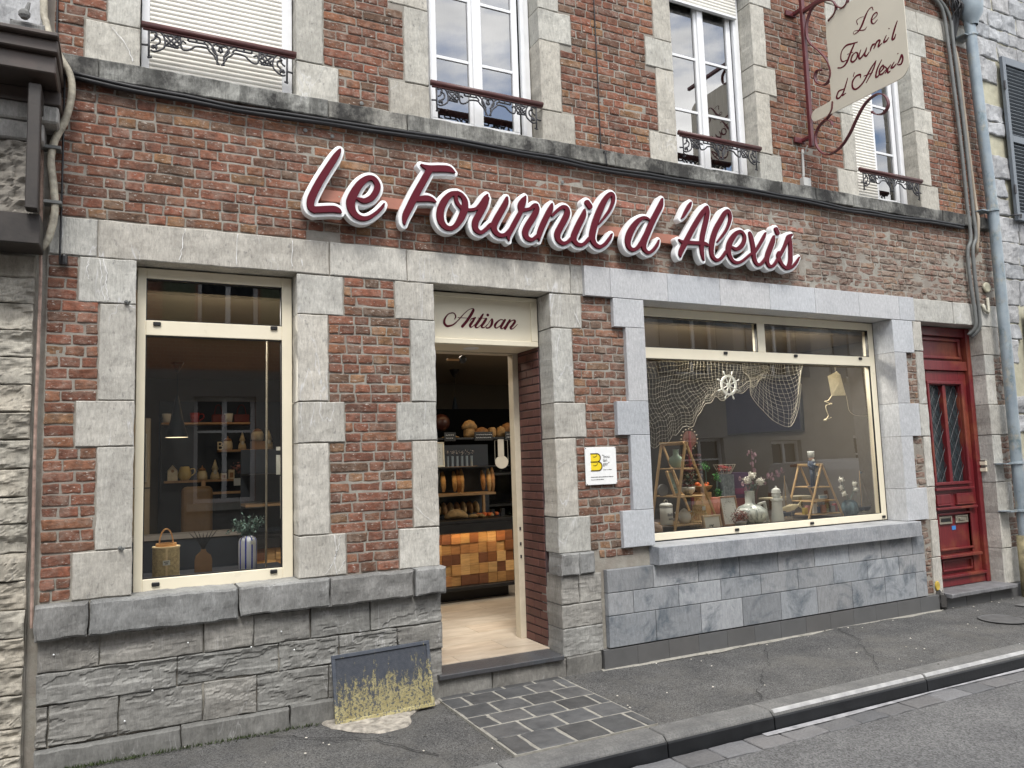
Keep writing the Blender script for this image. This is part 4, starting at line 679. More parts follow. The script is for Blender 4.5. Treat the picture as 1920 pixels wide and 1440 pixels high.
# ================================================================ shop sign on the wall
S=thing('shop_sign','large burgundy script letters with white halo spelling the bakery name above the door','sign')
grp={'L':(0,2),'e':(2,3),'F':(3,6),'ournil':(6,23),'d':None}
nL,nF,nR,nD=3,8,9,6
gs=[('letter_face',[0,1]),('letter_face',[2]),('letter_face',[3,4,5]),('letter_face',list(range(6,20))),('letter_face',[20,21]),('letter_face',[22]),('letter_face',list(range(23,26))),('letter_face',list(range(26,len(D_sign))))]
for nme,ix in gs:
    st=[[(p[0],p[1],p[2]*.92) for p in D_sign[i]] for i in ix]
    outline_obj(nme,contours(st,0,.004),.018,M_RED,S,FRONT(-.131),.002)
for ix in ([0,1,2],list(range(3,20)),[20,21],[22]+list(range(23,len(D_sign)))):
    outline_obj('halo_backing',contours([D_sign[i] for i in ix],.022,.005),.058,M_WHITE,S,FRONT(-.090),.004)
M_RAIL=simple('salmon_rail_paint',(.33,.135,.09),.5,var=.06,bump=0)
for a,b,z0 in ((1.12,2.55,3.308),(2.552,3.62,3.304),(3.622,4.62,3.298),(4.622,4.98,3.294)):
    q=MB().box(a,b,-.058,-.004,z0,z0+.078).obj('mounting_rail',M_RAIL,S,bevel=.002)
    for x in (a+.12,b-.12): MB().lathe([(.006,0),(.004,.003)],0,0,8).obj('screw',M_STEEL,q).matrix_local=Matrix.Translation((x,-.058,z0+.04))@Matrix.Rotation(R(90),4,'X')
# ================================================================ projecting sign
PX=5.63
Q=thing('hanging_sign','cream projecting sign with burgundy script on a wrought iron bracket','sign',(PX,0,0))
SIDE=Matrix(((0,0,-1,-.0045),(-1,0,0,0),(0,1,0,0),(0,0,0,1)))    # drawing (-y,z) stands on the side facing the camera
def arcp(cx,cy,r,a0,a1,n=8): return [(cx+r*math.cos(R(a0+(a1-a0)*i/n)),cy+r*math.sin(R(a0+(a1-a0)*i/n))) for i in range(n+1)]
P=[(.385,5.36)]+[(.385,4.70)]+[(.36,4.69),(.20,4.69)]+arcp(.20,4.63,.055,90,270,10)+[(.22,4.572)]+arcp(1.05,4.675,.105,270,360)+[(1.155,5.62)]+arcp(1.06,5.62,.095,0,90)+[(.78,5.715)]+arcp(.5,5.715,.115,0,-90,8)[:6]+arcp(.50,5.36,.115,90,180)
P=[(.385,5.36),(.385,4.70),(.36,4.688),(.21,4.688)]+arcp(.21,4.632,.056,90,268,10)+[(.25,4.573)]+arcp(1.05,4.675,.105,270,360)+[(1.155,5.36)]+arcp(1.04,5.36,.115,0,90)+[(.56,5.475)]+arcp(.50,5.36,.115,90,170)
n=len(P); V=[(sx_,-p[0],p[1]) for sx_ in (-.004,.004) for p in P]; MB().add(V,[tuple(range(n)),tuple(range(2*n-1,n-1,-1))]+[(i,(i+1)%n,n+(i+1)%n,n+i) for i in range(n)]).obj('panel',simple('cream_sign_panel',(.56,.52,.43),.4,var=.03,scale=3,bump=0),Q)
outline_obj('lettering',contours([[(-p[0],p[1],p[2]*1.0) for p in st] for st in D_psign],0,.0018),.002,M_RED,Q,SIDE)
ir=MB(); ir.box(-.02,.02,-.15,-.115,4.36,5.95); pole=ir.obj('pole',M_MAROON,Q,bevel=.003)
a=MB(); a.box(-.018,.018,-1.18,-.15,5.655,5.69); a.obj('arm',M_MAROON,Q,bevel=.003)
for z in (4.46,5.71): MB().box(-.10,.03,-.035,-.014,z-.03,z+.02).box(-.018,.018,-.12,-.03,z-.018,z+.012).obj('wall_bracket',M_MAROON,Q,bevel=.002)
for st in D_scroll:
    sb=MB(); Pp=[(0,p[0],p[1]) for p in cmr(st,5)]; sb.strip(Pp,.016,(1,0,0),.0045); sb.ball((0,st[-1][0],st[-1][1]),.013,8); sb.obj('scroll',M_MAROON,Q)
E_=MB().tube([(PX-.01,-.03,4.37),(PX-.01,-.02,4.11)],.012,8).box(PX-.045,PX+.05,-.05,-.004,4.015,4.095).tube([(PX-.02,-.10,4.38),(PX-.015,-.05,4.32),(PX-.01,-.03,4.36)],.006,6).obj('junction_box',simple('grey_box_plastic',(.42,.42,.40),.5),None,bevel=.004); tag(E_,'small grey electrical box and conduit below the hanging sign bracket','electrical box')
# ================================================================ plaque
K=thing('wall_plaque','white enamel plaque with a yellow B emblem on the brick pier','plaque')
MB().box(3.095,3.375,-.030,-.020,1.358,1.642).obj('plate',simple('white_enamel',(.80,.81,.80),.25,var=.01,bump=0),K,bevel=.002)
yel=NM('plaque_yellow'); yel.b.inputs['Base Color'].default_value=(.80,.60,.02,1); yel=yel.m; blk=simple('plaque_brown',(.035,.018,.006),.4,bump=0)
def lobe(x,z,w,h): return [(x,z+h)]+arcp(x+w-h/2,z+h/2,h/2,90,-90,12)+[(x,z)]
bx0,bz0=3.143,1.465
outline_obj('emblem_fill',[lobe(bx0,bz0,.098,.066)],.001,yel,K,FRONT(-.0305)); outline_obj('emblem_fill',[lobe(bx0,bz0+.066,.086,.062)],.001,yel,K,FRONT(-.0305))
st=[]
for w_,z_,h_ in ((.098,bz0,.066),(.086,bz0+.066,.062)): st.append([(p[0],p[1],.0038) for p in lobe(bx0,z_,w_,h_)])
for w_,z_ in ((.0,bz0),(-.006,bz0+.066)): st.append([(bx0+.018,z_+.040,.001),(bx0+.035,z_+.037,.0024),(bx0+.052,z_+.044,.002),(bx0+.062+w_,z_+.058,.001)])
outline_obj('emblem_outline',contours(st,0,.0008),.002,blk,K,FRONT(-.0315))
tk=simple('plaque_text',(.04,.04,.045),.5,bump=0)
for tx,x,z,s_ in (('"bou',3.245,1.558,.036),('lan',3.251,1.530,.036),('ger"',3.251,1.502,.036),("C'est un métier",3.251,1.466,.0125)): text_obj('text',tx,s_,tk,K,x,z,-.0305)
mb=MB(); rr=random.Random(1)
for z,x1,h in ((1.414,3.34,.006),(1.395,3.25,.005)):
    x=3.14
    while x<x1: L=rr.uniform(.004,.02); mb.box(x,x+L,-.0315,-.0305,z,z+h*rr.uniform(.7,1)); x+=L+.003
mb.obj('fine_print',tk,K)
for x in (3.102,3.368):
    for z in (1.365,1.635): MB().ball((x,-.031,z),.004,8).obj('screw',M_BLACK,K)
# ================================================================ leaning perforated panel
G_=thing('perforated_panel','grey perforated metal panel with flaking yellow paint leaning on the dado','metal panel',(1.475,-.17,.005))
G_.rotation_euler=(R(-9),R(-1.2),0)
m=NM('flaking_yellow_perforated'); at=m.n('TexVoronoi',Scale=150.0); m.l(m.tc.outputs['Object'],at.inputs['Vector'])
c0=m.ramp(m.noise(30,3),(.3,(.055,.065,.085)),(.7,(.085,.095,.115))); sep=m.n('SeparateXYZ'); m.l(m.tc.outputs['Object'],sep.inputs[0])
msk=m.math('ADD',m.noise(10,9,.85,(1.5,1,.55)),m.math('MULTIPLY',m.math('SUBTRACT',.20,sep.outputs[2]),.62)); k=m.ramp(msk,(.49,0),(.525,1)); k=m.math('MULTIPLY',k,m.ramp(m.noise(70,2),(.38,0.1),(.5,1)))
c=m.mix(k,c0,m.ramp(m.noise(20,4),(.3,(.34,.29,.13)),(.7,(.47,.42,.22)))); m.base(c).set(.6,.1); M_PF=m.m
mb=MB(); nx,nz=74,46; dx=.60/nx
# perforated sheet: hexagonally staggered round holes as flat dark hexagons that paint in their shade
sh=MB().box(-.305,.305,-.003,.001,.02,.39); sheet_=sh.obj('perforated_sheet',M_PF,G_)
hb=MB()
for j in range(52):
    for i in range(84):
        x=-.298+i*.00715+(.0035 if j%2 else 0); z=.026+j*.00705
        if x<.30: hb.add([(x+.0021*math.cos(a),-.0036,z+.0021*math.sin(a)) for a in (0,1.05,2.09,3.14,4.19,5.24)],[(0,1,2,3,4,5)])
hb.obj('holes',simple('hole_shade',(.012,.012,.014),.9,bump=0),sheet_)
MB().frame(-.32,.32,.0,.405,.022,-.012,.006).obj('rim',M_PF,G_,bevel=.002)
# ================================================================ small wall things
def ov(name,label,cat,x,y,z,rx,rz_,mat,th=.012):
    o=MB().lathe([(rx,0),(rx,th*.6),(rx*.85,th)],0,0,24,sy=rz_/rx).obj(name,mat,None,smooth=False); o.matrix_world=Matrix.Translation((x,y,z))@Matrix.Rotation(R(90),4,'X'); tag(o,label,cat); return o
ov('oval_tag','tiny yellow oval marker on the stone jamb beside the red door step','marker',7.035,-.016,.222,.033,.046,simple('yellow_marker',(.50,.36,.06),.4,var=.3,bump=.3))
ov('cover_plate','round pale cover plate on the brick at the right end of the facade','cover plate',8.245,-.02,3.245,.06,.055,simple('aged_plate',(.42,.40,.30),.6,var=.3),.02)
o=MB().tube([(8.14,-.03,3.055),(8.16,-.035,2.99),(8.205,-.04,2.965),(8.235,-.035,2.99),(8.235,-.03,3.13)],.016,8).obj('pipe_hook',simple('pale_pipe',(.45,.43,.35),.5,var=.3),None,smooth=True); tag(o,'short pale hooked pipe stub beneath the round cover plate','pipe')
D2=thing('doorbell','two small cream doorbell plates on the stone reveal by the red door','doorbell',(8.11,.10,1.34))
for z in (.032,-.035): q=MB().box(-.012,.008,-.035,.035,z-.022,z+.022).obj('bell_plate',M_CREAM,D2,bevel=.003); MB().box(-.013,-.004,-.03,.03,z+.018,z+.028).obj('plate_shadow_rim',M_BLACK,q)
# pipes and cables
pc=thing('downpipe','blue grey zinc rainwater downpipe at the right end of the brick facade','downpipe')
MB().tube(cmr([(8.30,-.13,.0),(8.325,-.13,.5),(8.31,-.13,1.3),(8.315,-.13,2.6),(8.31,-.13,4),(8.25,-.13,5.2),(8.215,-.13,6.15),(8.215,-.13,6.7)],6),.056,16).obj('pipe',M_ZINC,pc,smooth=True)
MB().tube([(8.30,-.13,-.02),(8.30,-.13,.62)],.064,16).obj('base_sleeve',simple('rusty_cast_sleeve',(.22,.19,.11),.8,var=.5,bump=.5),pc,smooth=True)
MB().tube(cmr([(8.215,-.13,6.14),(8.22,-.14,6.22),(8.26,-.12,6.34),(8.30,-.10,6.5)],5),[.062,.085,.10,.105]*3+[.105]*4,14,cap=False).obj('hopper',M_ZINC,pc,smooth=True) if 0 else MB().lathe([(.058,6.14),(.075,6.2),(.115,6.27),(.125,6.38),(.125,6.5)],8.225,-.15,18,cap=False).obj('hopper',M_ZINC,pc,smooth=True)
for z in (4.05,6.02,1.35,.86): MB().lathe([(.061,z),(.066,z+.004),(.066,z+.022),(.061,z+.026)],8.30 if z<5 else 8.222,-.13,18).box(8.12 if z<5 else 8.1,8.28,-.135,-.0,z+.005,z+.017).obj('pipe_clip',M_ZINC,pc)
def cable(name,pts,r,mat,label,cat,group=None,n=8):
    o=MB().tube(cmr(pts,5),r,n).obj(name,mat,None,smooth=True); tag(o,label,cat,group); return o
gc='cables down the right end of the facade'
cable('power_cable',[(7.70,-.03,6.45),(7.88,-.05,6.3),(7.93,-.05,5.9),(7.985,-.05,4.9),(8.0,-.05,4.1),(7.995,-.06,3.76),(7.935,-.05,3.60),(7.935,-.05,3.25),(7.965,-.05,2.95),(7.965,-.04,2.80),(7.93,.02,2.72)],.019,M_GCABLE,'left cable of the dark grey pair running down past the string course','cable',gc)
cable('power_cable',[(7.76,-.03,6.5),(7.96,-.07,6.25),(7.99,-.07,5.9),(8.045,-.07,4.9),(8.06,-.07,4.1),(8.06,-.075,3.78),(7.995,-.07,3.62),(7.99,-.07,3.25),(8.02,-.06,2.95),(8.02,-.045,2.79),(7.97,.02,2.70)],.019,M_GCABLE,'right cable of the dark grey pair running down to the red door','cable',gc)
cable('power_cable',[(8.02,-.04,6.0),(8.06,-.06,5.7),(8.10,-.05,5.2),(8.125,-.05,4.6),(8.15,-.05,4.15),(8.12,-.08,3.95),(8.09,-.05,3.6)],.018,simple('cream_cable',(.30,.25,.19),.5),'cream coloured cable running down between the dark pair and the downpipe','cable',gc)
mb=MB()
for i in range(14): a=random.uniform(-.07,.07); mb.tube(cmr([(8.0+a,-.05,6.5),(8.02+random.uniform(-.08,.08),-.10-random.random()*.06,6.35),(8.03+random.uniform(-.07,.07),-.09,6.2),(8.05,-.05,6.05-random.random()*.15)],4),.008,6)
o=mb.obj('cable_splice',M_CABLE,None,smooth=True); tag(o,'tangle of black cable splices beside the top of the downpipe','cable splice')
pts=[(-.33,-.05,3.873)]+[(x,-.047,3.850-.012*math.sin(x*2.2)+.004*math.sin(x*7)) for x in np.linspace(.0,7.9,28)]
o=MB().tube(cmr(pts,3),.017,6).tube(cmr([(a,b-.012,c+.02+.003*math.sin(a*9)) for a,b,c in pts],3),.012,6).obj('facade_cable',M_CABLE,None,smooth=True); tag(o,'long black cable bundle running under the stone string course','cable')
cable('wire',[(3.362,-.022,6.7),(3.364,-.022,5.3),(3.368,-.022,4.6),(3.37,-.022,4.02),(3.372,-.07,3.99),(3.39,-.065,3.87)],.005,M_CABLE,'thin black wire running up the bricks between the second and third upper windows','wire',n=5)
cable('wire',[(-.402,-.02,6.7),(-.402,-.02,4.1),(-.38,-.07,3.98),(-.36,-.07,3.88),(-.356,-.025,3.8),(-.356,-.025,3.1),(-.357,-.03,2.80),(-.352,-.03,2.76),(-.335,-.03,2.765)],.006,M_CABLE,'thin dark wire down the left edge of the facade ending in a black plug','wire',n=5)
o=MB().lathe([(.016,0),(.018,.01),(.018,.05),(.012,.06)],-.335,-.035,10,z=2.755).obj('cable_plug',M_BLACK); tag(o,'small black plug hanging at the end of the thin left wire','plug')
cable('conduit',[(-.475,-.06,6.7),(-.47,-.06,4.5),(-.45,-.07,4.15),(-.385,-.11,3.97),(-.325,-.10,3.86),(-.315,-.09,3.74),(-.345,-.08,3.59),(-.393,-.07,3.47),(-.410,-.07,3.35),(-.392,-.07,3.19),(-.385,-.07,3.04),(-.41,-.07,2.9),(-.448,-.07,2.83)],.020,simple('peeling_cream_conduit',(.36,.33,.26),.6,var=.45,scale=22,bump=.5),'peeling cream conduit pipe winding down between the two houses','pipe')
o=MB().tube(cmr([(-.462,-.04,3.56),(-.455,-.04,3.3),(-.452,-.04,2.9),(-.447,-.04,2.6),(-.452,-.04,1.8),(-.449,-.03,1.2),(-.445,-.03,.75)],4),.009,6).obj('thin_pipe',simple('pinkish_pipe',(.30,.21,.17),.7,var=.5,scale=20)); tag(o,'thin flaking pinkish pipe in the joint between the left house and the bricks','pipe')
for z,x in ((3.42,-.40),(3.10,-.39)): tag(MB().box(x-.05,x+.04,-.095,-.02,z-.01,z+.01).obj('pipe_clip',M_GCABLE,None,bevel=.003),'%s clip holding the cream conduit to the wall'%('upper rusty' if z>3.3 else 'lower pale'),'pipe clip')
# ================================================================ left neighbour
LN=thing('neighbour_house','rock faced pale stone house with a dark timber shopfront cornice at the left edge','building')
mb=MB(); zj=[.03,.099,.244,.415,.554,.709,.853,1.006,1.155,1.31,1.455,1.606,1.764,1.913,2.066,2.218,2.365,2.516,2.665]
def rk(X,Z): q=fbm(X*5,Z*11,0,31,4); return -.030*np.clip(q+.5,0,1.2)+.006*np.floor(np.clip(q*3,0,2))
for i,(a,b) in enumerate(zip(zj[:-1],zj[1:])):
    x1=-.472+.0*i
    for xa,xb in (((-1.02,-.472),(-1.7,-1.03),(-2.4,-1.71)) if i%2 else ((-.80,-.472),(-1.4,-.81),(-2.1,-1.41))):
        mb.hf(xa,xb-.004,a+.003,b-.003,-.035,.1,cell=.011,er=.006,amp=.010,jit=.004,c=T(1,.12),seed=i+500,fr=11,fn=rk)
mb.hf(-2.4,-.472,2.67,2.80,-.02,.1,cell=.03,er=.01,amp=.004,seed=61)
mb.obj('rock_faced_blocks',stone('sandstone',(.33,.30,.245),(.52,.485,.41),0,.1,.35),LN)
MB().box(-8,-.415,.012,.5,-.2,7).box(-8,-.47,-.008,.012,-.2,2.8).box(-8,-.60,.0,.5,2.8,7.5).box(-.60,-.475,-.0,.5,2.8,3.97).obj('wall',M_MORTAR,LN)
mt=stone('pale_blotchy_render',(.30,.305,.31),(.52,.525,.53),.5,.1,.35)
mb=MB(); mb.hf(-2.4,-.475,3.99,6.9,-.02,.3,cell=.06,er=.01,amp=.012,c=(1,1,1,1),seed=62,fr=6); mb.obj('upper_render',mt,LN)
M_TIM=simple('dark_weathered_timber',(.028,.023,.020),.55,var=.5,scale=6,bump=.3)
mb=MB(); mb.box(-2.4,-.36,-.46,.0,3.80,3.87).box(-2.4,-.355,-.50,-.0,3.87,3.895).box(-2.4,-.37,-.42,.0,3.70,3.80).box(-2.4,-.36,-.20,.0,3.62,3.70).obj('shopfront_cornice',simple('brown_cornice_paint',(.055,.042,.036),.5,var=.5,scale=5,bump=.2),LN,bevel=.006)
mb=MB(); mb.box(-.50,-.44,-.36,-.28,2.97,3.66).box(-.50,-.44,-.30,-.05,3.55,3.66).obj('console_bracket',M_TIM,LN,bevel=.005)
mb=MB(); mb.box(-2.4,-.435,-.28,-.04,2.80,2.965); mb.obj('fascia_board',M_TIM,LN,bevel=.005)
mb=MB(); mb.hf(-2.4,-.49,2.965,3.41,-.15,.2,cell=.014,er=.01,amp=.018,seed=63,fr=30); mb.obj('roughcast_panel',simple('roughcast',(.20,.185,.16),.9,var=.3,bump=.5),LN)
MB().box(-2.4,-.44,-.17,.0,3.41,3.52).box(-2.4,-.37,-.19,.0,3.52,3.62).obj('stone_moulding',stone('mould_stone',(.22,.215,.20),(.38,.37,.35),0,.2,.4),LN,bevel=.01)
MB().box(-8,-.474,-.0,6,6.9,6.95).box(-8,-.474,5.9,6,0,6.9).obj('roof',M_MORTAR,LN)
mb=MB(); mb.hf(-.60,-.44,3.975,4.03,-.30,.25,cell=.02,er=.012,amp=.01,seed=4); mb.ball((-.53,-.33,4.05),.03,8); mb.tube([(-.53,-.33,4.03),(-.51,-.33,4.12)],[.018,.008],8); o=mb.obj('cornice_stone',M_SILL); tag(o,'loose stone lump with an iron spike lying on the left cornice','stone')
# ================================================================ right neighbour
RN=thing('neighbour_house','pale rough rubble stone house with grey louvred shutters at the right edge','building')
mb=MB(); rs=random.Random(5); z=.25; i=0
def rb(X,Z): return -.018*np.clip(fbm(X*5,Z*6,0,41)+.3,0,1.3)
while z<7.4:
    h=rs.uniform(.16,.30); x=8.47
    while x<11:
        L=rs.uniform(.25,.55)
        if not (x+L>8.93 and (4.0<z+h/2<6.0 or .9<z+h/2<3.02)): mb.hf(x+.006,x+L-.006,z+.006,z+h-.006,.0,.12,cell=.04,er=.010,amp=.010,jit=.012,c=T(1,.14),seed=i+700,fr=8,fn=rb); i+=1
        x+=L
    z+=h
mb.obj('rubble_wall',stone('pale_rubble',(.28,.285,.295),(.48,.485,.49),.3,.1,.3),RN)
core(mb:=MB(),8.452,16,-.2,7.4,[(9.3,10.4,4.0,6.0),(9.3,10.4,.9,3.0)],.012,.5); mb.obj('wall',simple('yellowish_mortar',(.42,.40,.30),.9,var=.15,bump=.5),RN)
MB().box(8.46,16,-.025,.02,-.05,.25).obj('base_course',M_DADO,RN)
M_SHG=simple('grey_shutter_paint',(.13,.15,.17),.5,var=.1,bump=0)
for zb,zt in ((4.05,5.97),(.95,3.03)):
    for xa,xb in ((8.86,9.42),(9.44,10.0)):
        s_=MB().box(xa,xa+.055,-.075,-.035,zb,zt).box(xb-.055,xb,-.075,-.035,zb,zt).box(xa+.055,xb-.055,-.075,-.035,zt-.09,zt).box(xa+.055,xb-.055,-.075,-.035,zb,zb+.09).box(xa+.055,xb-.055,-.075,-.035,(zb+zt)/2-.05,(zb+zt)/2+.03).obj('shutter',M_SHG,RN,bevel=.003)
        lv=MB(); z=zb+.11
        while z<zt-.1:
            if not (zb+zt)/2-.07<z<(zb+zt)/2+.03: lv.box(xa+.055,xb-.055,-.070,-.040,z,z+.009,rx=R(-35))
            z+=.042
        lv.obj('louvres',M_SHG,s_); MB().box(xa+.05,xb-.05,-.036,-.034,zb+.05,zt-.05).obj('shutter_back',M_BLACK,s_)
        for z in (zb+.35,zt-.35): MB().box(xa-.02,xa+.008,-.085,-.07,z-.05,z+.05).obj('hinge',M_IRON,s_)
o=MB().tube([(8.80,-.03,4.10),(8.80,-.07,4.10),(8.86,-.09,4.10),(8.90,-.09,4.11),(8.89,-.09,4.07)],.009,6).obj('shutter_catch',M_IRON,RN)
# ================================================================ street opposite (seen in the glass)
def opp(name,label,x0,x1,h,mat,wins,roofc,base=None,y=-8.6,dep=7,low=None):
    B=thing(name,label,'building'); mb=MB(); hol=[(a,b,c,d) for a,b,c,d in wins]
    xs=sorted({x0,x1,*[q for w_ in hol for q in w_[:2]]})
    for a,b in zip(xs[:-1],xs[1:]):
        z=-.2
        for q in sorted([q for q in hol if q[0]<=a+1e-6 and q[1]>=b-1e-6],key=lambda q:q[2]): mb.box(a,b,y-.3,y,z,q[2]); z=q[3]
        mb.box(a,b,y-.3,y,z,h)
    
    if low is not None:
        lb=MB(); core(lb,x0,x1,-.2,3.25,[q for q in hol if q[2]<3],y,y+.03); lb.obj('rendered_base',low,B)
    mb.box(x0,x1,y-dep,y-dep+.2,0,h).box(x0,x0+.1,y-dep,y-.3,0,h).box(x1-.1,x1,y-dep,y-.3,0,h); mb.obj('wall',mat,B)
    MB().add([(x0,y+.25,h),(x1,y+.25,h),(x1,y-dep/2,h+1.1),(x0,y-dep/2,h+1.1),(x0,y-dep,h),(x1,y-dep,h)],[(0,1,2,3),(3,2,5,4),(0,3,4),(1,5,2)]).box(x0,x1,y-.0,y+.3,h-.12,h).obj('roof',roofc,B)
    for a,b,c,d in wins:
        f=MB().frame(a,b,c,d,.07,y-.2,y-.12).box((a+b)/2-.04,(a+b)/2+.04,y-.2,y-.12,c+.07,d-.07).box(a+.07,b-.07,y-.19,y-.13,c+(d-c)*.66,c+(d-c)*.66+.04).obj('window',M_WPVC,B)
        MB().box(a+.05,b-.05,y-.18,y-.17,c+.05,d-.05).obj('pane',simple('dark_pane',(.03,.035,.04),.08,bump=0),f) if not bpy.data.materials.get('dark_pane') else MB().box(a+.05,b-.05,y-.18,y-.17,c+.05,d-.05).obj('pane',bpy.data.materials['dark_pane'],f)
        MB().box(a-.1,b+.1,y-.02,y+.08,c-.12,c).obj('sill',M_STONE_U,f)
        if c>3:
            for s_ in (-1,1):
                xa=(a-.55) if s_<0 else b+.03; MB().box(xa,xa+.5,y+.01,y+.05,c,d).obj('shutter',base or M_SHG,f)
    return B
mbk=NM('opposite_brick'); bt=mbk.n('TexBrick',Scale=4.2); bt.inputs['Color1'].default_value=(.20,.075,.045,1); bt.inputs['Color2'].default_value=(.28,.12,.07,1); bt.inputs['Mortar'].default_value=(.30,.27,.22,1); mbk.l(mbk.co((1,1,1)),bt.inputs['Vector'])
rot=mbk.n('Mapping'); rot.inputs['Rotation'].default_value=(R(90),0,0); mbk.l(mbk.tc.outputs['Object'],rot.inputs[0]); mbk.l(rot.outputs[0],bt.inputs['Vector']); mbk.base(bt.outputs[0]).set(.9)
RFm=simple('opposite_roof_slate',(.06,.062,.07),.6)
opp('opposite_house','red brick house across the street, seen only mirrored in the left shop glass',-7,2.6,5.7,mbk.m,[(-5,-3.9,3.9,5.5),(-1.9,-.8,3.9,5.4),(1.05,2.05,3.9,5.3),(1.0,2.0,1.0,2.8),(-5.2,-3.5,.9,2.3)],RFm,simple('green_shutter',(.10,.12,.07),.6),low=simple('white_render',(.20,.195,.185),.9,scale=2))
opp('opposite_house','cream rendered house with a plain door across the street behind the camera',2.6,10.4,5.9,simple('cream_render',(.52,.50,.46),.9,scale=2),[(3.6,4.7,3.9,5.6),(6.2,7.3,3.9,5.6),(8.6,9.7,3.9,5.6),(3.5,4.9,.9,2.4),(6.3,7.3,-.05,2.3),(8.4,9.7,.9,2.4)],RFm)
opp('opposite_house','grey rendered terrace further along the far side of the street',10.4,21,6.0,simple('grey_render',(.42,.41,.39),.9,scale=2),[(11.4,12.5,3.9,5.6),(14,15.1,3.9,5.6),(17,18.1,3.9,5.6),(11.3,12.6,.9,2.4),(14.1,15.1,-.05,2.3),(17,18.3,.9,2.4)],RFm)
opp('opposite_house','long dark brick row closing the street at the far left',-22,-7.02,5.9,mbk.m,[(-9,-8,3.9,5.4),(-12,-11,3.9,5.4),(-16,-15,3.9,5.4)],RFm)
struct(MB().box(-60,90,-8.6,-6.9,-.3,-.02).obj('far_pavement',M_ASPH)); struct(MB().box(-60,90,-6.9,-6.75,-.3,-.018).obj('far_kerb',M_KERB,bevel=.01))
# white delivery van parked across the street
VN=thing('delivery_van','white panel van parked across the street, seen mirrored in the wide shop window','van',(13.2,-7.1,-.06))
wp=simple('white_car_paint',(.70,.71,.72),.2,var=.01,bump=0); bp_=simple('dark_plastic',(.03,.03,.032),.5); rl=simple('red_lens',(.25,.01,.01),.2); tl=simple('tyre_rubber',(.02,.02,.02),.8)
sec=[(-.88,.30),(-.90,.50),(-.90,1.15),(-.86,1.55),(-.78,1.72),(-.66,1.78),(.66,1.78),(.78,1.72),(.86,1.55),(.90,1.15),(.90,.50),(.88,.30)]
st_=[(0,.97,1),(.06,1,1),(1.6,1,1.0),(2.6,1,.995),(3.05,.98,.93),(3.45,.96,.62),(4.05,.92,.56),(4.2,.85,.48)]
V=[];
for x,sw,sh in st_:
    for y,z in sec: V.append((x,y*sw,.30+(z-.30)*(sh)))
k=len(sec); F=[(i*k+j,i*k+(j+1)%k,(i+1)*k+(j+1)%k,(i+1)*k+j) for i in range(len(st_)-1) for j in range(k)]+[tuple(range(k))[::-1],tuple((len(st_)-1)*k+j for j in range(k))]
MB().add(V,F).obj('body',wp,VN,bevel=.03,seg=2)
for s_ in (-1,1):
    q=MB().box(-.012,.0,s_*.42-.385,s_*.42+.385,.42,1.60).obj('rear_door',wp,VN,bevel=.02,seg=2)
    MB().box(-.03,-.01,s_*.80-.05,s_*.80+.05,.75,1.12).obj('tail_light',rl,VN,bevel=.01)
MB().box(-.03,-.012,.04,.13,.82,1.02).obj('door_handle',bp_,VN,bevel=.01); MB().box(-.03,.0,-.10,.10,1.66,1.72).obj('brake_light',rl,VN,bevel=.01); MB().box(-.06,.02,-.86,.86,.30,.42).obj('bumper',bp_,VN,bevel=.02)
MB().box(1.7,2.6,.895,.91,.55,1.5).obj('side_door',wp,VN,bevel=.01); MB().add([(3.08,-.72,1.58),(3.08,.72,1.58),(3.48,.82,1.08),(3.48,-.82,1.08)],[(0,1,2,3)]).obj('windscreen',bpy.data.materials['dark_pane'],VN)
for s_ in (-1,1):
    MB().box(2.5,3.1,s_*.90-.01,s_*.90+.01,1.05,1.5).obj('side_window',bpy.data.materials['dark_pane'],VN)
    for x in (.75,3.45):
        w_=MB().lathe([(.22,-.1),(.31,-.095),(.32,-.05),(.32,.05),(.31,.095),(.22,.1)],0,0,24).obj('wheel',tl,VN); w_.matrix_local=Matrix.Translation((x,s_*.80,.32))@Matrix.Rotation(R(90),4,'X'); r_=MB().lathe([(.2,-.105),(.19,-.108),(.05,-.112)],0,0,16).lathe([(.2,.105),(.19,.108),(.05,.112)],0,0,16).obj('rim',M_STEEL,w_)
# ================================================================ shop interior
M_WALLI=simple('beige_shop_wall',(.095,.08,.062),.9,var=.04,scale=3,bump=0); M_CEIL=simple('shop_ceiling',(.20,.16,.11),.9,var=.03,scale=3,bump=0)
M_NAVY=simple('navy_panelling',(.012,.018,.028),.5,var=.2,bump=0); M_OAK=simple('oak_board',(.38,.22,.10),.5,var=.2,scale=9,bump=.1)
M_PINE=simple('pine_wood',(.46,.31,.15),.55,var=.18,scale=18,bump=.1)
m=NM('wood_block'); c=m.mix(1,m.attr().outputs[0],m.ramp(m.noise(9,5,.6,(1,1,7)),(.3,.7),(.7,1.2)),'MULTIPLY'); m.base(c).set(.45); M_BLK=m.m
FL=MB()
y=.175;j=0
while y<5.4:
    hh=.30 if j else .17; x=-.4-(.45 if j%2 else 0)-random.random()*.2
    while x<7:
        a,b=max(x,-.4),min(x+.9,7.0)
        if b-a>.02:
            if y<.56: a,b=max(a,1.93),min(b,2.845)
            if b-a>.02: FL.box(a+.0015,b-.0015,y+.0015,min(y+hh,5.4)-.0015,.10,.166,T(1,.06))
        x+=.9
    y+=hh;j+=1
m=NM('travertine_floor_tile'); c=m.ramp(m.noise(4,7,.65,(1,3,1)),(.3,(.40,.33,.25)),(.7,(.60,.52,.42))); c=m.mix(1,c,m.attr().outputs[0],'MULTIPLY'); m.base(c).set(.35,0,.4)
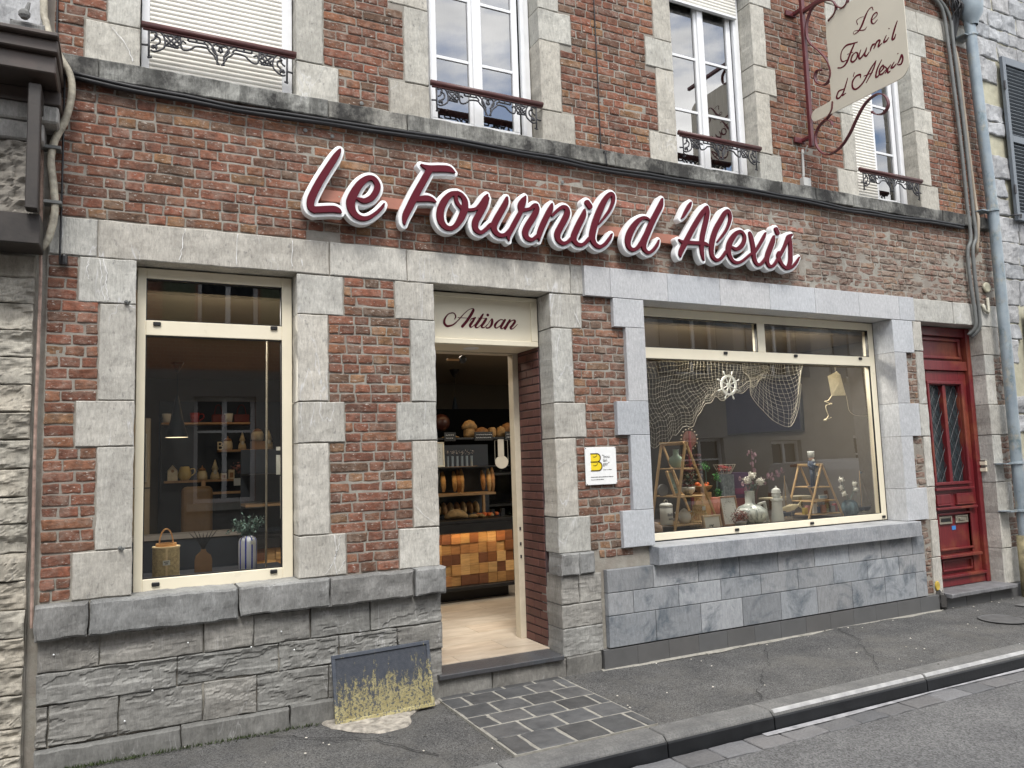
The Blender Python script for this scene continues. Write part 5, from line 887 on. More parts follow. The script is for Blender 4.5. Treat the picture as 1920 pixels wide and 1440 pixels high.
FL.obj('shop_floor',m.m,H); MB().box(-.4,7,.35,5.4,.05,.10).box(1.93,2.845,.175,.35,.05,.158).box(-.4,1.92,.35,.56,.1,.155).obj('floor_joint',simple('tile_grout',(.20,.16,.12),.9,bump=0),H)
MB().box(-.4,7.02,.35,5.45,2.70,2.72).obj('shop_ceiling',M_CEIL,H)
W_=MB().box(-.4,7.02,5.40,5.44,.16,2.7).box(-.40,-.36,.345,5.4,.16,2.7).box(7.0,7.03,.345,5.4,.16,2.7).box(-.36,1.85,.342,.348,2.83,2.86).obj('shop_wall',M_WALLI,H)
MB().box(2.2,7.0,5.36,5.399,.17,2.28).box(.35,2.2,5.36,5.399,.17,2.42).obj('navy_wall_panel',M_NAVY,H)
MB().box(-.36,.02,2.2,2.24,.17,2.6).box(-.36,1.90,.349,.352,.17,.84).box(2.9,7,.349,.352,.17,.84).obj('shop_partition',simple('beige_panel',(.32,.25,.16),.7,var=.03,bump=0),H)
MB().box(.02,.985,.21,.80,.86,.892).obj('display_board',M_NAVY,H,bevel=.003); MB().box(3.66,6.75,.27,1.0,.86,.905).obj('display_board',simple('dark_display_board',(.09,.075,.06),.5,bump=0),H,bevel=.003)
MB().box(3.66,6.75,.9,1.0,.17,.86).obj('display_board_front',M_NAVY,H); MB().box(-.3,.985,.76,.80,.17,.86).obj('display_board_front',M_NAVY,H)
# warm counter and shelf lights; unseen ceiling fills added to brighten the window displays
def area(name,loc,sx_,sy_,e,c,rot=(0,0,0)):
    l=bpy.data.lights.new(name,'AREA'); l.shape='RECTANGLE'; l.size=sx_; l.size_y=sy_; l.energy=e; l.color=c; o=bpy.data.objects.new(name,l); col.objects.link(o); o.location=loc; o.rotation_euler=rot; return o
WARM=(1,.66,.33)
area('counter_strip_light',(2.85,2.235,.852),1.6,.03,1.2,WARM,(R(20),0,0)); area('shelf_light',(3.6,3.12,2.22),2.6,.05,.7,WARM); area('shelf_light',(1.0,4.7,2.5),1.4,.06,1.2,WARM,(R(-25),0,0)); area('case_light',(3.0,2.75,1.42),1.4,.05,.35,WARM); area('ceiling_fill_light',(2.4,1.2,2.69),.3,.3,3.5,(1,.85,.68)); area('ceiling_fill_light',(4.5,.62,2.69),.3,.3,17,(1,.93,.82)); area('ceiling_fill_light',(5.9,.62,2.69),.3,.3,17,(1,.93,.82)); area('ceiling_fill_light',(.5,.62,2.69),.2,.2,20,(1,.95,.86))
def pendant(x,y,label):
    t=thing('pendant_lamp',label,'lamp',(x,y,0),'black cone pendant lamps in the shop')
    MB().lathe([(.065,2.70),(.06,2.69),(.012,2.60)],0,0,18).obj('ceiling_rose',M_BLACK,t,smooth=True); MB().tube([(0,0,2.62),(0,0,2.34)],.003,6).obj('cord',M_BLACK,t)
    MB().lathe([(.008,2.36),(.022,2.30),(.06,2.10),(.112,1.915)],0,0,28,cap=False).obj('shade',simple('navy_shade',(.012,.02,.03),.4,bump=0) if not bpy.data.materials.get('navy_shade') else bpy.data.materials['navy_shade'],t,smooth=True)
    MB().lathe([(.110,1.9125),(.002,1.9115)],0,0,24,cap=False).obj('diffuser',bpy.data.materials.get('lamp_glow') or emis('lamp_glow',(1,.8,.5),1.2),t)
pendant(.466,3.77,'black cone pendant lamp glowing behind the left shop window'); pendant(3.61,3.77,'black cone pendant lamp seen through the open doorway'); pendant(4.62,1.55,'black cone pendant lamp seen through the fishing net')
# counter
C_=thing('shop_counter','black bakery counter with a front of mixed wooden blocks inside the doorway','counter')
MB().box(.9,3.70,2.26,2.95,.94,.972).box(.9,3.72,2.24,2.30,.85,.94).box(3.62,3.72,2.30,2.95,.30,.94).box(.9,3.72,2.22,2.95,.29,.325).obj('casing',M_BLACK,C_,bevel=.004)
MB().box(.9,3.60,2.40,2.9,.165,.29).obj('toe_kick',M_BLACK,C_)
mb=MB(); z=.328; r_=0
while z<.845:
    x=.92
    while x<3.615:
        w_=.10; v=random.choice([(.38,.20,.07),(.20,.075,.025),(.50,.30,.12),(.14,.055,.025),(.30,.14,.05),(.44,.25,.09)]); g=random.uniform(.8,1.2); y=2.285+random.uniform(-.012,.012)
        mb.box(x,min(x+w_-.001,3.615),y,2.32,z,min(z+.1025,.848),(v[0]*g,v[1]*g,v[2]*g,1)); x+=w_
    z+=.1035
mb.obj('wooden_block_front',M_BLK,C_,bevel=.002)
MB().box(1.0,3.66,2.62,2.64,.972,1.0).box(1.0,3.66,2.95,2.97,.972,1.75).obj('rear_panel',M_NAVY,C_)
S1=MB().box(1.0,3.58,2.60,2.94,1.205,1.228).box(3.43,3.455,2.61,2.64,.975,1.205).obj('glass_case_shelf',M_OAK,C_)
g=MB().add([(1.0,2.32,.975),(3.66,2.32,.975),(3.66,2.42,1.50),(1.0,2.42,1.50)],[(0,1,2,3)]); g.obj('case_glass',glass('case_glass',(.9,.92,.92),1.3),C_); MB().box(1.0,3.66,2.41,2.93,1.50,1.512).obj('case_top',M_BLACK,C_)
# bread rack behind
BR=thing('bread_rack','black bread shelves behind the counter','shelf')
for i,(z,y0,y1) in enumerate([(1.84,3.15,3.5),(1.42,3.15,3.55),(1.06,3.15,3.6)]): MB().box(2.3,4.6,y0,y1,z-.025,z).obj('shelf_board',M_BLACK,BR,bevel=.003)
MB().box(2.3,4.6,3.62,3.64,.165,2.2).box(4.58,4.6,3.15,3.62,.165,2.1).obj('back_panel',simple('deep_black_panel',(.003,.003,.0035),.9,bump=0,spec=.1),BR)
M_CRUST=simple('bread_crust',(.30,.145,.05),.7,var=.5,scale=16,bump=.5); M_CRUST2=simple('pale_crust',(.42,.26,.11),.75,var=.4,scale=18,bump=.5)
def loaf(x,y,z,L,r,h,mat,label,group,rz=0,nm='bread_loaf'):
    mb=MB(); n=9; V=[];k=12
    for i in range(n+1):
        t=i/n; s_=max(.12,math.sin(PI*(.06+.88*t))**.5)
        for j in range(k): a=2*PI*j/k; V.append((L*(t-.5),r*s_*math.cos(a)*(1+.08*math.sin(9*t*3)),h*s_*(math.sin(a)*.5+.5)*(1+.06*math.cos(t*25))))
    mb.add(V,[(i*k+j,i*k+(j+1)%k,(i+1)*k+(j+1)%k,(i+1)*k+j) for i in range(n) for j in range(k)]+[tuple(range(k))[::-1],tuple(n*k+j for j in range(k))])
    o=mb.obj(nm,mat,smooth=True); o.location=(x,y,z); o.rotation_euler.z=rz; return tag(o,label,'bread',group)
gb='loaves on the top bread shelf'
loaf(3.57,3.25,1.935,.17,.07,.11,M_CRUST2,'tall round loaf lifted at the left of the top bread shelf',gb); tag(MB().box(3.515,3.63,3.2,3.32,1.84,1.945).obj('bread_crate',M_CRUST2,bevel=.02),'square cut loaf standing under the tall round loaf','bread',gb)
loaf(3.72,3.24,1.84,.20,.07,.12,M_CRUST,'long dark loaf behind the small chalk sign',gb,.2); tag(MB().box(3.82,3.90,3.2,3.3,1.84,1.955).obj('sliced_loaf',M_CRUST2,bevel=.02),'pale square loaf right of the small chalk sign','bread',gb)
loaf(3.97,3.24,1.84,.12,.06,.13,M_CRUST2,'pale upright loaf in the middle of the top bread shelf',gb); loaf(4.08,3.28,1.87,.19,.08,.14,M_CRUST,'big golden round loaf at the right of the top bread shelf',gb); loaf(4.24,3.3,1.90,.18,.08,.14,M_CRUST,'golden round loaf at the far right end of the top bread shelf',gb); loaf(3.35,3.3,1.84,.2,.07,.03,M_CRUST2,'flat pale loaf at the left end of the top bread shelf',gb)
for i,(x,w_,lb) in enumerate([(3.70,.23,'black chalk sign below the long dark loaf'),(4.05,.15,'black chalk sign below the big golden loaf'),(3.28,.14,'black chalk sign at the left end of the top bread shelf'),(4.24,.09,'black chalk sign at the right end of the top bread shelf')]):
    t=thing('chalk_sign',lb,'sign',(x,3.14,1.80),'chalk signs on the bread shelf'); MB().box(-w_/2,w_/2,-.004,.004,0,.10).obj('board',M_BLACK,t)
    mb=MB()
    for r_ in (.065,.03):
        xx=-w_/2+.02
        while xx<w_/2-.03: L=random.uniform(.008,.02); mb.box(xx,xx+L,-.0055,-.0042,r_,r_+.006,ry=random.uniform(-.5,.5)); xx+=L+.006
    mb.obj('chalk_marks',M_WPVC,t)
gb2='baguettes in the rack'
for i,x in enumerate([3.19,3.235,3.275,3.53,3.60,3.645,3.06]):
    o=loaf(x,2.84,1.235,.22+.03*(i%3),.028,.05,M_CRUST if i%2 else M_CRUST2,'upright baguette standing in the glass case on the counter',gb2,nm='baguette'); o.rotation_euler=(0,R(-80-3*(i%3)),R(90)); o.location=(x,2.84,1.35)
for i in range(7): loaf(3.0+.075*i,2.86,1.0,.16,.035,.13,M_CRUST if i%2 else M_CRUST2,'dark golden loaf lined up at the back of the glass case','loaves at the back of the case',1.5)
t=loaf(3.07,2.5,.975,.24,.085,.10,M_CRUST2,'large sliced loaf at the left front of the glass case',None); 
for i in range(5): loaf(3.26+.05*i,2.5+.03*(i%2),.975,.10,.04,.04,M_CRUST if i%2 else M_CRUST2,'small golden roll beside the orange pastries in the case','rolls in the glass case',i)
mb=MB()
for i in range(16): mb.ball((3.32+random.random()*.24,2.46+random.random()*.16,1.0),.024,8,.8)
tag(mb.obj('pastry_pile',simple('orange_pastry',(.62,.13,.03),.5,var=.3,bump=.3),smooth=True),'pile of bright orange pastries in the glass case on the counter','pastries')
for i,(x,lb) in enumerate([(3.50,'left black price stand on the counter case'),(3.62,'right black price stand on the counter case')]): tag(MB().box(x-.025,x+.025,2.52,2.54,.975,1.05).box(x-.018,x+.018,2.512,2.518,1.03,1.045).obj('price_stand',M_BLACK),lb,'price stand')
# framed wreath print and flowers on the counter case
def pframe(name,label,x,y,z,w_,h,fm,inner,rx=-8,rz=0,print_='wreath'):
    t=thing(name,label,'picture frame',(x,y,z)); t.rotation_euler=(R(rx),0,R(rz)); MB().frame(-w_/2,w_/2,0,h,.016,-.01,.012).obj('frame',fm,t,bevel=.002); MB().box(-w_/2+.015,w_/2-.015,-.002,.006,.015,h-.015).obj('print',inner,t)
    mb=MB(); rr=random.Random(int(x*100))
    if print_=='wreath':
        for i in range(40): a=i/40*2*PI; r_=rr.uniform(.85,1.1); cx,cz=math.cos(a)*w_*.32*r_,h/2+math.sin(a)*h*.33*r_; b=rr.random()*6.3; d=.012; mb.add([(cx,-.0035,cz),(cx+math.cos(b)*d,-.0035,cz+math.sin(b)*d),(cx+math.cos(b+.9)*d*.5,-.0035,cz+math.sin(b+.9)*d*.5)],[(0,1,2)])
    else:
        for i in range(12): cx=-w_*.2+rr.random()*w_*.3; cz=h*.15+rr.random()*h*.12; mb.add([(cx,-.0035,cz),(cx+.012,-.0035,cz+.008),(cx+.004,-.0035,cz+.014)],[(0,1,2)])
    mb.obj('leaf_drawing',simple('ink',(.05,.06,.05),.8,bump=0) if not bpy.data.materials.get('ink') else bpy.data.materials['ink'],t); return t
M_PAPER=simple('paper_white',(.62,.64,.62),.7,var=.03,bump=0)
pframe('picture_frame','white framed wreath print standing on the counter seen in the doorway',2.87,2.55,1.515,.21,.26,M_CREAM,M_PAPER,-3)
M_LEAF=simple('eucalyptus_leaf',(.075,.13,.11),.6,var=.35,scale=30,tint=True,bump=0)
def leaves(mb,c,r,n,s_,rr,zsq=.8,col_=(1,1,1)):
    for i in range(n):
        v=np.array([rr.gauss(0,1) for _ in range(3)]); v/=np.linalg.norm(v); p=np.array(c)+v*r*rr.random()**.45*np.array([1,.8,zsq]); a=np.array([rr.gauss(0,1) for _ in range(3)]); a/=np.linalg.norm(a); b=np.cross(a,v); b/=np.linalg.norm(b)+1e-6; l=s_*rr.uniform(.6,1.3)
        g=rr.uniform(.5,1.6); mb.add([p,p+a*l*.5+b*l*.28,p+a*l,p+a*l*.5-b*l*.28],[(0,1,2,3)],(g*col_[0],g*col_[1],g*col_[2],1))
rr=random.Random(9)
t=thing('flower_row','row of small glass tubes with dried flowers behind the doorway hanger','flowers',(3.16,2.6,1.515)); mb=MB(); fb=MB()
for i in range(6): x=-.13+i*.055; mb.tube([(x,0,0),(x,0,.11)],.014,8); leaves(fb,(x,0,.15),.035,22,.014,rr)
mb.obj('glass_tubes',M_ZINC,t); fb.obj('dried_flowers',simple('dry_flower',(.45,.40,.36),.8,tint=True,bump=0),t); MB().box(-.17,.2,-.03,.03,-.003,.0).obj('tray',M_OAK,t)
t=thing('door_hanger','pale rounded paper tag hanging in the doorway from a thin frame','hanger',(2.708,.62,1.50)); MB().box(-.03,.022,-.003,.003,.10,.235).obj('stem',M_CREAMD,t)
MB().tube([(-.058,0,.05),(-.058,0,.225),(.058,0,.225),(.058,0,.05)],.0022,5).obj('wire',M_STEEL,t); pl=[(.058*math.cos(a)*(1 if abs(math.sin(a))<.7 else .97),.052+.052*math.sin(a)) for a in np.linspace(0,2*PI,24,endpoint=False)]; n=24
MB().add([(x,y,z) for y in (-.003,.003) for x,z in pl],[tuple(range(n)),tuple(range(2*n-1,n-1,-1))]+[(i,(i+1)%n,n+(i+1)%n,n+i) for i in range(n)]).obj('disc',M_CREAMD,t)
t=thing('wall_fan','small black ball shaped sensor with a wooden arm under the door head','fan',(2.445,.75,2.395)); MB().ball((0,0,0),.034,14).obj('body',M_BLACK,t,smooth=True); MB().box(-.14,-.03,-.01,.01,-.012,.004).obj('arm',M_OAK,t,bevel=.004)
tag(MB().ball((0,0,0),.10,18).obj('balloon',simple('dark_red_balloon',(.05,.015,.01),.35,bump=0),smooth=True),'dark red round ornament beside the bread shelves','ornament').location=(3.24,3.3,2.02)
# ---- back shelves seen through the left window
SB=thing('wall_shelf','long wooden wall shelves with gifts behind the left shop window','shelf')
for x0,x1,z in ((.36,1.36,2.135),(1.0,1.62,1.80),(.40,1.62,1.445)): MB().box(x0,x1,4.95,5.2,z-.025,z).obj('shelf_board',M_OAK,SB,bevel=.002)
MB().box(.36,.38,5.0,5.35,1.2,2.2).obj('side_rail',M_NAVY,SB); MB().box(.72,.76,3.9,3.95,.2,1.45).box(.72,1.4,3.9,3.95,1.30,1.325).obj('wooden_stand',M_OAK,SB)
gY=simple('yellow_glaze',(.62,.48,.16),.25,var=.08,bump=0); gC=simple('cream_glaze',(.62,.54,.36),.35,var=.15,scale=20,bump=0); gB=simple('brown_glaze',(.30,.15,.06),.4,bump=0); gR=simple('dark_red_fabric',(.11,.015,.015),.7,bump=0); gG=simple('green_glaze',(.20,.27,.22),.3,var=.2,bump=0)
Y5=5.05
t=thing('birdhouse','small cream wooden birdhouse with dark roof at the left end of the lower back shelf','birdhouse',(.49,Y5,1.447)); MB().add([(-.055,-.05,0),(.055,-.05,0),(.055,-.05,.12),(0,-.05,.19),(-.055,-.05,.12),(-.055,.05,0),(.055,.05,0),(.055,.05,.12),(0,.05,.19),(-.055,.05,.12)],[(0,1,2,3,4),(9,8,7,6,5),(0,5,6,1),(1,6,7,2),(4,9,5,0)]).obj('house_body',gC,t); MB().add([(-.075,-.06,.10),(0,-.06,.205),(.075,-.06,.10),(-.075,.06,.10),(0,.06,.205),(.075,.06,.10)],[(0,1,4,3),(1,2,5,4)]).obj('roof',M_BLACK,t); MB().lathe([(.018,0),(.016,.003)],0,0,12).obj('entry_hole',gB,t).matrix_local=Matrix.Translation((0,-.051,.115))@Matrix.Rotation(R(90),4,'X')
def jug(name,label,loc,prof,mat,handle=None,cat='jug',spout=False,lid=None):
    t=thing(name,label,cat,loc); MB().lathe(prof,0,0,20).obj('body',mat,t,smooth=True)
    if handle: s_,r_,z0,z1=handle; MB().tube(cmr([(s_*r_*.85,0,z1),(s_*(r_+.045),0,z1+.005),(s_*(r_+.05),0,(z0+z1)/2),(s_*r_*.95,0,z0)],5),.007,6).obj('handle',mat,t,smooth=True)
    if spout: MB().tube([(-prof[1][0]*.8,0,prof[1][1]*.9),(-prof[1][0]-.04,0,prof[-1][1]*.95)],[.014,.008],8).obj('spout',mat,t,smooth=True)
    if lid: MB().lathe(lid,0,0,18).obj('lid',gB if mat is gC else mat,t,smooth=True)
    return t
jug('jug','plain yellow ceramic jug beside the birdhouse',(.625,Y5,1.447),[(.045,0),(.072,.04),(.075,.09),(.055,.15),(.048,.165)],gY,(1,.06,.04,.13))
jug('beehive_jar','small cream beehive jar on the lower back shelf right of the yellow jug',(.82,Y5,1.447),[(.055,0),(.06,.03),(.055,.075),(.04,.11)],gC,cat='jar',lid=[(.045,.11),(.03,.135),(.006,.15),(.008,.165),(.002,.172)])
def gnome(label,x,z,s_=1):
    t=thing('gnome_figurine',label,'figurine',(x,Y5,z)); MB().lathe([(.055*s_,0),(.05*s_,.05*s_),(.035*s_,.09*s_)],0,0,16).obj('body',gC,t,smooth=True); MB().ball((0,-.005,.11*s_),.032*s_,10).obj('head',gC,t,smooth=True); MB().lathe([(.042*s_,.12*s_),(.025*s_,.17*s_),(.002,.24*s_)],0,0,14).obj('pointed_hat',gC,t,smooth=True); MB().ball((0,-.03*s_,.085*s_),.022*s_,8,1.5).obj('beard',M_PAPER,t)
gnome('pointed hat gnome on the lower back shelf between jar and blocks',.965,1.447); gnome('pointed hat gnome on the upper back shelf next to the honey jar',1.28,1.80,.92); gnome('pointed hat gnome at the far right end of the upper back shelf',1.60,1.80,1.0)
jug('honey_jar','cream honey jar with knob lid in the middle of the upper back shelf',(1.11,Y5,1.80),[(.05,0),(.058,.03),(.055,.08),(.045,.11)],gC,cat='jar',lid=[(.05,.11),(.035,.135),(.006,.145),(.01,.16),(.002,.17)]); jug('basket_jar','wide straw coloured jar near the right of the upper back shelf',(1.46,Y5,1.90),[(.06,0),(.075,.03),(.075,.09),(.06,.12)],gC,cat='jar',lid=[(.06,.12),(.05,.14),(.01,.16)]); tag(MB().box(1.39,1.55,5.0,5.18,1.80,1.90).obj('jar_stand',M_OAK),'small wooden block under the straw coloured jar','stand')
t=thing('letter_block','cream B shaped letter ornament on the upper back shelf','ornament',(1.0,Y5,1.80)); text_obj('letter','B',.15,gC,t,-.02,0,0,th=.012)
for i,(x,w_,h) in enumerate([(1.06,.07,.07),(1.15,.07,.11)]): tag(MB().box(x-w_/2,x+w_/2,Y5-.05,Y5+.03,1.447,1.447+h).box(x-w_/2+.014,x+w_/2-.014,Y5-.053,Y5-.05,1.46,1.447+h*.7,m=1).obj('block_ornament',[gC,gB],bevel=.004),('low' if i==0 else 'tall')+' cream block ornament beside the lower shelf gnome','ornament')
for i,(x,w_,lb) in enumerate([(.42,.10,'white bucket with heart at the left end of the top back shelf'),(1.12,.10,'white bucket with heart between the two red bags')]):
    jug('bucket',lb,(x,Y5,2.135),[(.04,0),(.052,.11),(.05,.11)],M_PAPER,cat='bucket')
jug('bucket','red bucket with white heart left of the red bags',(.73,Y5,2.135),[(.045,0),(.055,.12),(.05,.12)],simple('red_enamel',(.35,.02,.015),.3,bump=0),(1,.05,.02,.1),cat='bucket')
for x,w_,lb in ((1.0,.15,'left dark red basket bag on the top back shelf'),(1.27,.18,'right dark red basket bag on the top back shelf')):
    t=thing('basket_bag',lb,'bag',(x,Y5,2.135),'red basket bags on the top back shelf'); MB().box(-w_/2,w_/2,-.05,.05,0,.10).obj('bag_body',gR,t,bevel=.01); MB().tube(cmr([(-w_*.3,0,.10),(-w_*.2,0,.19),(0,0,.22),(w_*.2,0,.19),(w_*.3,0,.10)],5),.007,6).obj('handle',gR,t,smooth=True)
t=thing('sign_cards','row of small framed cards with pale flowers under the lower back shelf','cards',(1.30,4.6,1.37))
for i in range(4): MB().box(-.17+i*.10,-.085+i*.10,-.006,.004,0,.085).obj('card',M_PAPER if i!=1 else gG,t)
fb=MB(); leaves(fb,(.12,.1,.22),.13,80,.03,rr,1.2,(.9,1,.8)); fb.obj('pale_flowers',simple('pale_petal',(.35,.36,.33),.8,tint=True,bump=0),t); fb=MB(); leaves(fb,(-.1,.1,.2),.10,60,.04,rr); fb.obj('pink_flowers',simple('dull_pink',(.30,.14,.13),.8,tint=True,bump=0),t)
tag(MB().box(.5,.80,3.5,3.6,.55,1.40).obj('baker_board',simple('brown_board',(.22,.13,.06),.6),bevel=.05,seg=3),'large brown rounded board standing below the back shelves','board')
t=thing('fridge','tall beige refrigerator panel with dark handle at the left of the shop','refrigerator',(.07,3.0,.17)); MB().box(-.09,.13,0,.5,0,1.9).obj('cabinet',simple('beige_fridge',(.30,.23,.14),.5,bump=0),t,bevel=.01); MB().box(-.09,.13,-.012,-.002,1.24,1.25).obj('door_gap',M_BLACK,t); MB().tube([(.09,-.03,1.3),(.09,-.03,1.75)],.01,8).obj('handle',M_STEEL,t)
t=thing('counter_end','pale grey worktop crossing behind the left window display','counter',(.5,2.3,0)); MB().box(-.5,.45,0,.25,.98,1.02).obj('worktop',simple('grey_worktop',(.24,.22,.20),.5),t,bevel=.003); MB().box(-.5,.45,.02,.25,.2,.98).obj('front',M_NAVY,t); MB().box(-.5,1.5,-.2,.1,.17,.48).obj('low_bench',M_OAK,t)
# ---- left window display
M_CANE=simple('woven_rattan',(.55,.44,.24),.7,var=.35,scale=60,bump=.6); M_BAM=simple('bamboo',(.65,.34,.13),.45,bump=0)
t=thing('rattan_lantern','cylindrical woven rattan lantern with arched bamboo handle in the left window','lantern',(.235,.47,.893))
mb=MB()
for i in range(30): z=.008+i*.0061; mb.lathe([(.079,z),(.0805,z+.003),(.079,z+.0055)],0,0,36,cap=False)
mb.obj('woven_wall',M_CANE,t); MB().lathe([(.0775,.0),(.0775,.195)],0,0,24,cap=False).obj('inner_wall',simple('dark_cane',(.13,.10,.055),.8),t)
MB().lathe([(.083,0),(.083,.010),(.07,.010)],0,0,32).lathe([(.083,.188),(.083,.197),(.06,.197)],0,0,32).box(-.006,.006,-.084,-.078,.005,.19).obj('band',simple('pale_cane',(.70,.55,.32),.6),t); MB().lathe([(.062,.197),(.062,.215),(.05,.215),(.05,.197)],0,0,30).obj('collar',M_BAM,t,smooth=False)
MB().strip([(.04*math.cos(a),0,.21+.095*(math.sin(a) if a<PI else 0)+(0)) for a in np.linspace(0,PI,16)],.009,(0,1,0),.004).obj('handle',M_BAM,t)
tg=MB().box(-.022,.02,-.088,-.0865,.085,.115).obj('price_tag',M_PAPER,t); MB().box(-.016,.012,-.0892,-.0882,.103,.108).box(-.01,.008,-.0892,-.0882,.092,.097).obj('tag_print',M_BLACK,tg)
t=thing('bottle_cutout','brown wooden bottle shaped board with dark twigs in the left window','ornament',(.468,.60,.893)); pl=[(-.052,0),(.052,0),(.052,.075),(.045,.105),(.022,.125),(.014,.135),(.014,.145),(-.014,.145),(-.014,.135),(-.022,.125),(-.045,.105),(-.052,.075)]; n=len(pl)
MB().add([(x,y,z) for y in (-.01,.01) for x,z in pl],[tuple(range(n)),tuple(range(2*n-1,n-1,-1))]+[(i,(i+1)%n,n+(i+1)%n,n+i) for i in range(n)]).obj('board',simple('mdf_brown',(.22,.125,.06),.6,bump=0),t,bevel=.002)
mb=MB()
for i in range(7): a=-1.0+i*.33; mb.tube(cmr([(0,.012,.13),(.02*a,.012,.18),(.09*a,.012,.25+.03*random.random())],4),[.004]*4+[.003]*4+[.001],5) 
mb.obj('twigs',M_BLACK,t); q=MB().box(-.19,-.165,-.15,-.148,.125,.15).obj('price_tag',M_PAPER,t)
m=NM('striped_ceramic'); sp=m.n('SeparateXYZ'); m.l(m.tc.outputs['Object'],sp.inputs[0]); an=m.math('ARCTAN2',sp.outputs[1],sp.outputs[0]); sn=m.math('SINE',m.math('MULTIPLY',an,9)); m.base(m.mix(m.ramp(sn,(.70,0),(.74,1)),(.72,.76,.84),(.02,.05,.50))).set(.25); M_STR=m.m
t=thing('striped_vase','pale blue vase with dark blue stripes holding eucalyptus in the left window','vase',(.737,.5,.893)); MB().lathe([(.05,0),(.058,.01),(.059,.06),(.060,.19),(.05,.212),(.034,.218),(.034,.225)],0,0,32).obj('body',M_STR,t,smooth=True)
mb=MB(); rr=random.Random(3)
for i in range(26):
    a=rr.random()*6.3; L=rr.uniform(.05,.14); e=(math.cos(a)*L,math.sin(a)*L*.7,.225+rr.uniform(.02,.13)); P=cmr([(0,0,.21),(e[0]*.4,e[1]*.4,.26),e],4); mb.tube(P,.0012,4,c=(.6,.6,.5,1))
    for p in P[2:]: leaves(mb,p,.018,5,.022,rr)
mb.obj('eucalyptus',M_LEAF,t); MB().box(.012,.036,-.062,-.0605,.17,.195).obj('price_tag',M_PAPER,t)
tag(MB().tube([(.855,.5,.893),(.865,.5,2.55)],.007,8).obj('metal_rail',M_STEEL),'thin vertical metal rail near the right edge of the left window','rail')
for x0,x1,z0,z1,lb in ((.89,.96,1.52,1.65,'upper blank paper taped inside the left window'),(.915,.96,1.23,1.51,'lower blank paper taped inside the left window'),(.89,.96,1.68,1.705,'narrow blank paper strip taped inside the left window')): tag(MB().box(x0,x1,.30,.301,z0,z1).obj('paper',M_PAPER),lb,'paper')
# ---- wide window display
def aframe(label,ax,az,fl,fr_,fz,y0,y1,shelves,wd=.024):
    t=thing('ladder_shelf',label,'shelf',(ax,y0,fz))
    def leg(y,fx):
        mb=MB(); L=math.hypot(fx-ax,az-fz); a=math.atan2(fx-ax,az-fz); mb.add([(x,yy,z) for x,yy,z in [(sx_*wd/2*math.cos(a)+s_*(fx-ax),y-y0+q,(az-fz)*(1-s_)) for s_ in (0,1) for sx_,q in ((-1,-.009),(1,-.009),(1,.009),(-1,.009))]],[(0,1,5,4),(1,2,6,5),(2,3,7,6),(3,0,4,7),(3,2,1,0),(4,5,6,7)]); mb.obj('leg',M_PINE,t,bevel=.002)
    for y in (y0,y1): leg(y,fl); leg(y,fr_)
    MB().box(-.03,.0,.0,y1-y0,az-fz-.02,az-fz).box(.0,.03,.0,y1-y0,az-fz-.03,az-fz-.01).obj('top_rail',M_PINE,t,bevel=.002)
    for z in shelves: s_=(az-z)/(az-fz); MB().box((fl-ax)*s_+.008,(fr_-ax)*s_-.008,-.0,y1-y0,z-fz-.012,z-fz).obj('shelf_board',M_PINE,t,bevel=.002)
aframe('tall natural pine ladder shelf at the left of the wide shop window',4.42,1.68,4.255,4.76,.906,.42,.76,(1.445,1.20,.955)); aframe('small pine ladder shelf at the right of the wide shop window',6.08,1.432,5.86,6.33,.906,.42,.70,(1.21,1.075,.95),.02)
jug('green_vase','celadon green round vase with narrow neck on the top ladder rung',(4.45,.60,1.447),[(.028,0),(.05,.015),(.068,.055),(.06,.09),(.028,.115),(.026,.16),(.032,.165)],simple('celadon',(.22,.32,.25),.2,var=.08,bump=0),cat='vase')
jug('bowl_pot','white bowl pot with dark dried plant on the middle ladder rung',(4.535,.56,1.202),[(.03,0),(.058,.03),(.065,.06),(.058,.068)],simple('speckled_white',(.55,.55,.52),.3,var=.2,scale=60,bump=0),cat='plant pot')
mb=MB(); leaves(mb,(4.55,.56,1.35),.085,170,.022,random.Random(4),1.0,(.6,.5,.4)); tag(mb.obj('dried_plant',M_LEAF),'dark dried plant standing in the bowl on the ladder','plant')
pframe('picture_frame','narrow wooden picture frame leaning between two ladder rungs',4.41,.56,1.203,.11,.23,M_PINE,gG,-18,25,'x')
tag(MB().lathe([(.055,-.01),(.055,.01)],0,0,24).obj('round_tray',simple('grey_stoneware',(.16,.16,.16),.6)),'grey round tray standing behind the leaning picture frame','tray').matrix_world=Matrix.Translation((4.33,.66,1.25))@Matrix.Rotation(R(90),4,'X')
t=jug('canister','white enamel canister with blue rim and knob lid under the ladder',(4.25,.52,.957),[(.054,0),(.056,.006),(.056,.16),(.053,.162)],M_PAPER,cat='canister'); MB().lathe([(.059,.162),(.059,.170),(.045,.185),(.008,.19)],0,0,24).obj('lid',M_PAPER,t,smooth=True); MB().tube(cmr([(-.018,0,.188),(-.015,0,.212),(.015,0,.212),(.018,0,.188)],4),.003,6).obj('lid_handle',M_STEEL,t); MB().lathe([(.0575,.148),(.0575,.153)],0,0,24,cap=False).obj('rim_line',simple('slate_blue',(.08,.10,.14),.4,bump=0),t)
mb=MB(); rr=random.Random(2)
for i in range(7): x=-.03+i*.009; mb.box(x,x+.005,-.0575,-.056,.075+.0,.095+rr.random()*.008)
for i in range(4): mb.box(-.02+i*.011,-.013+i*.011,-.0575,-.056,.045,.058)
mb.obj('worn_print',bpy.data.materials['slate_blue'],t)
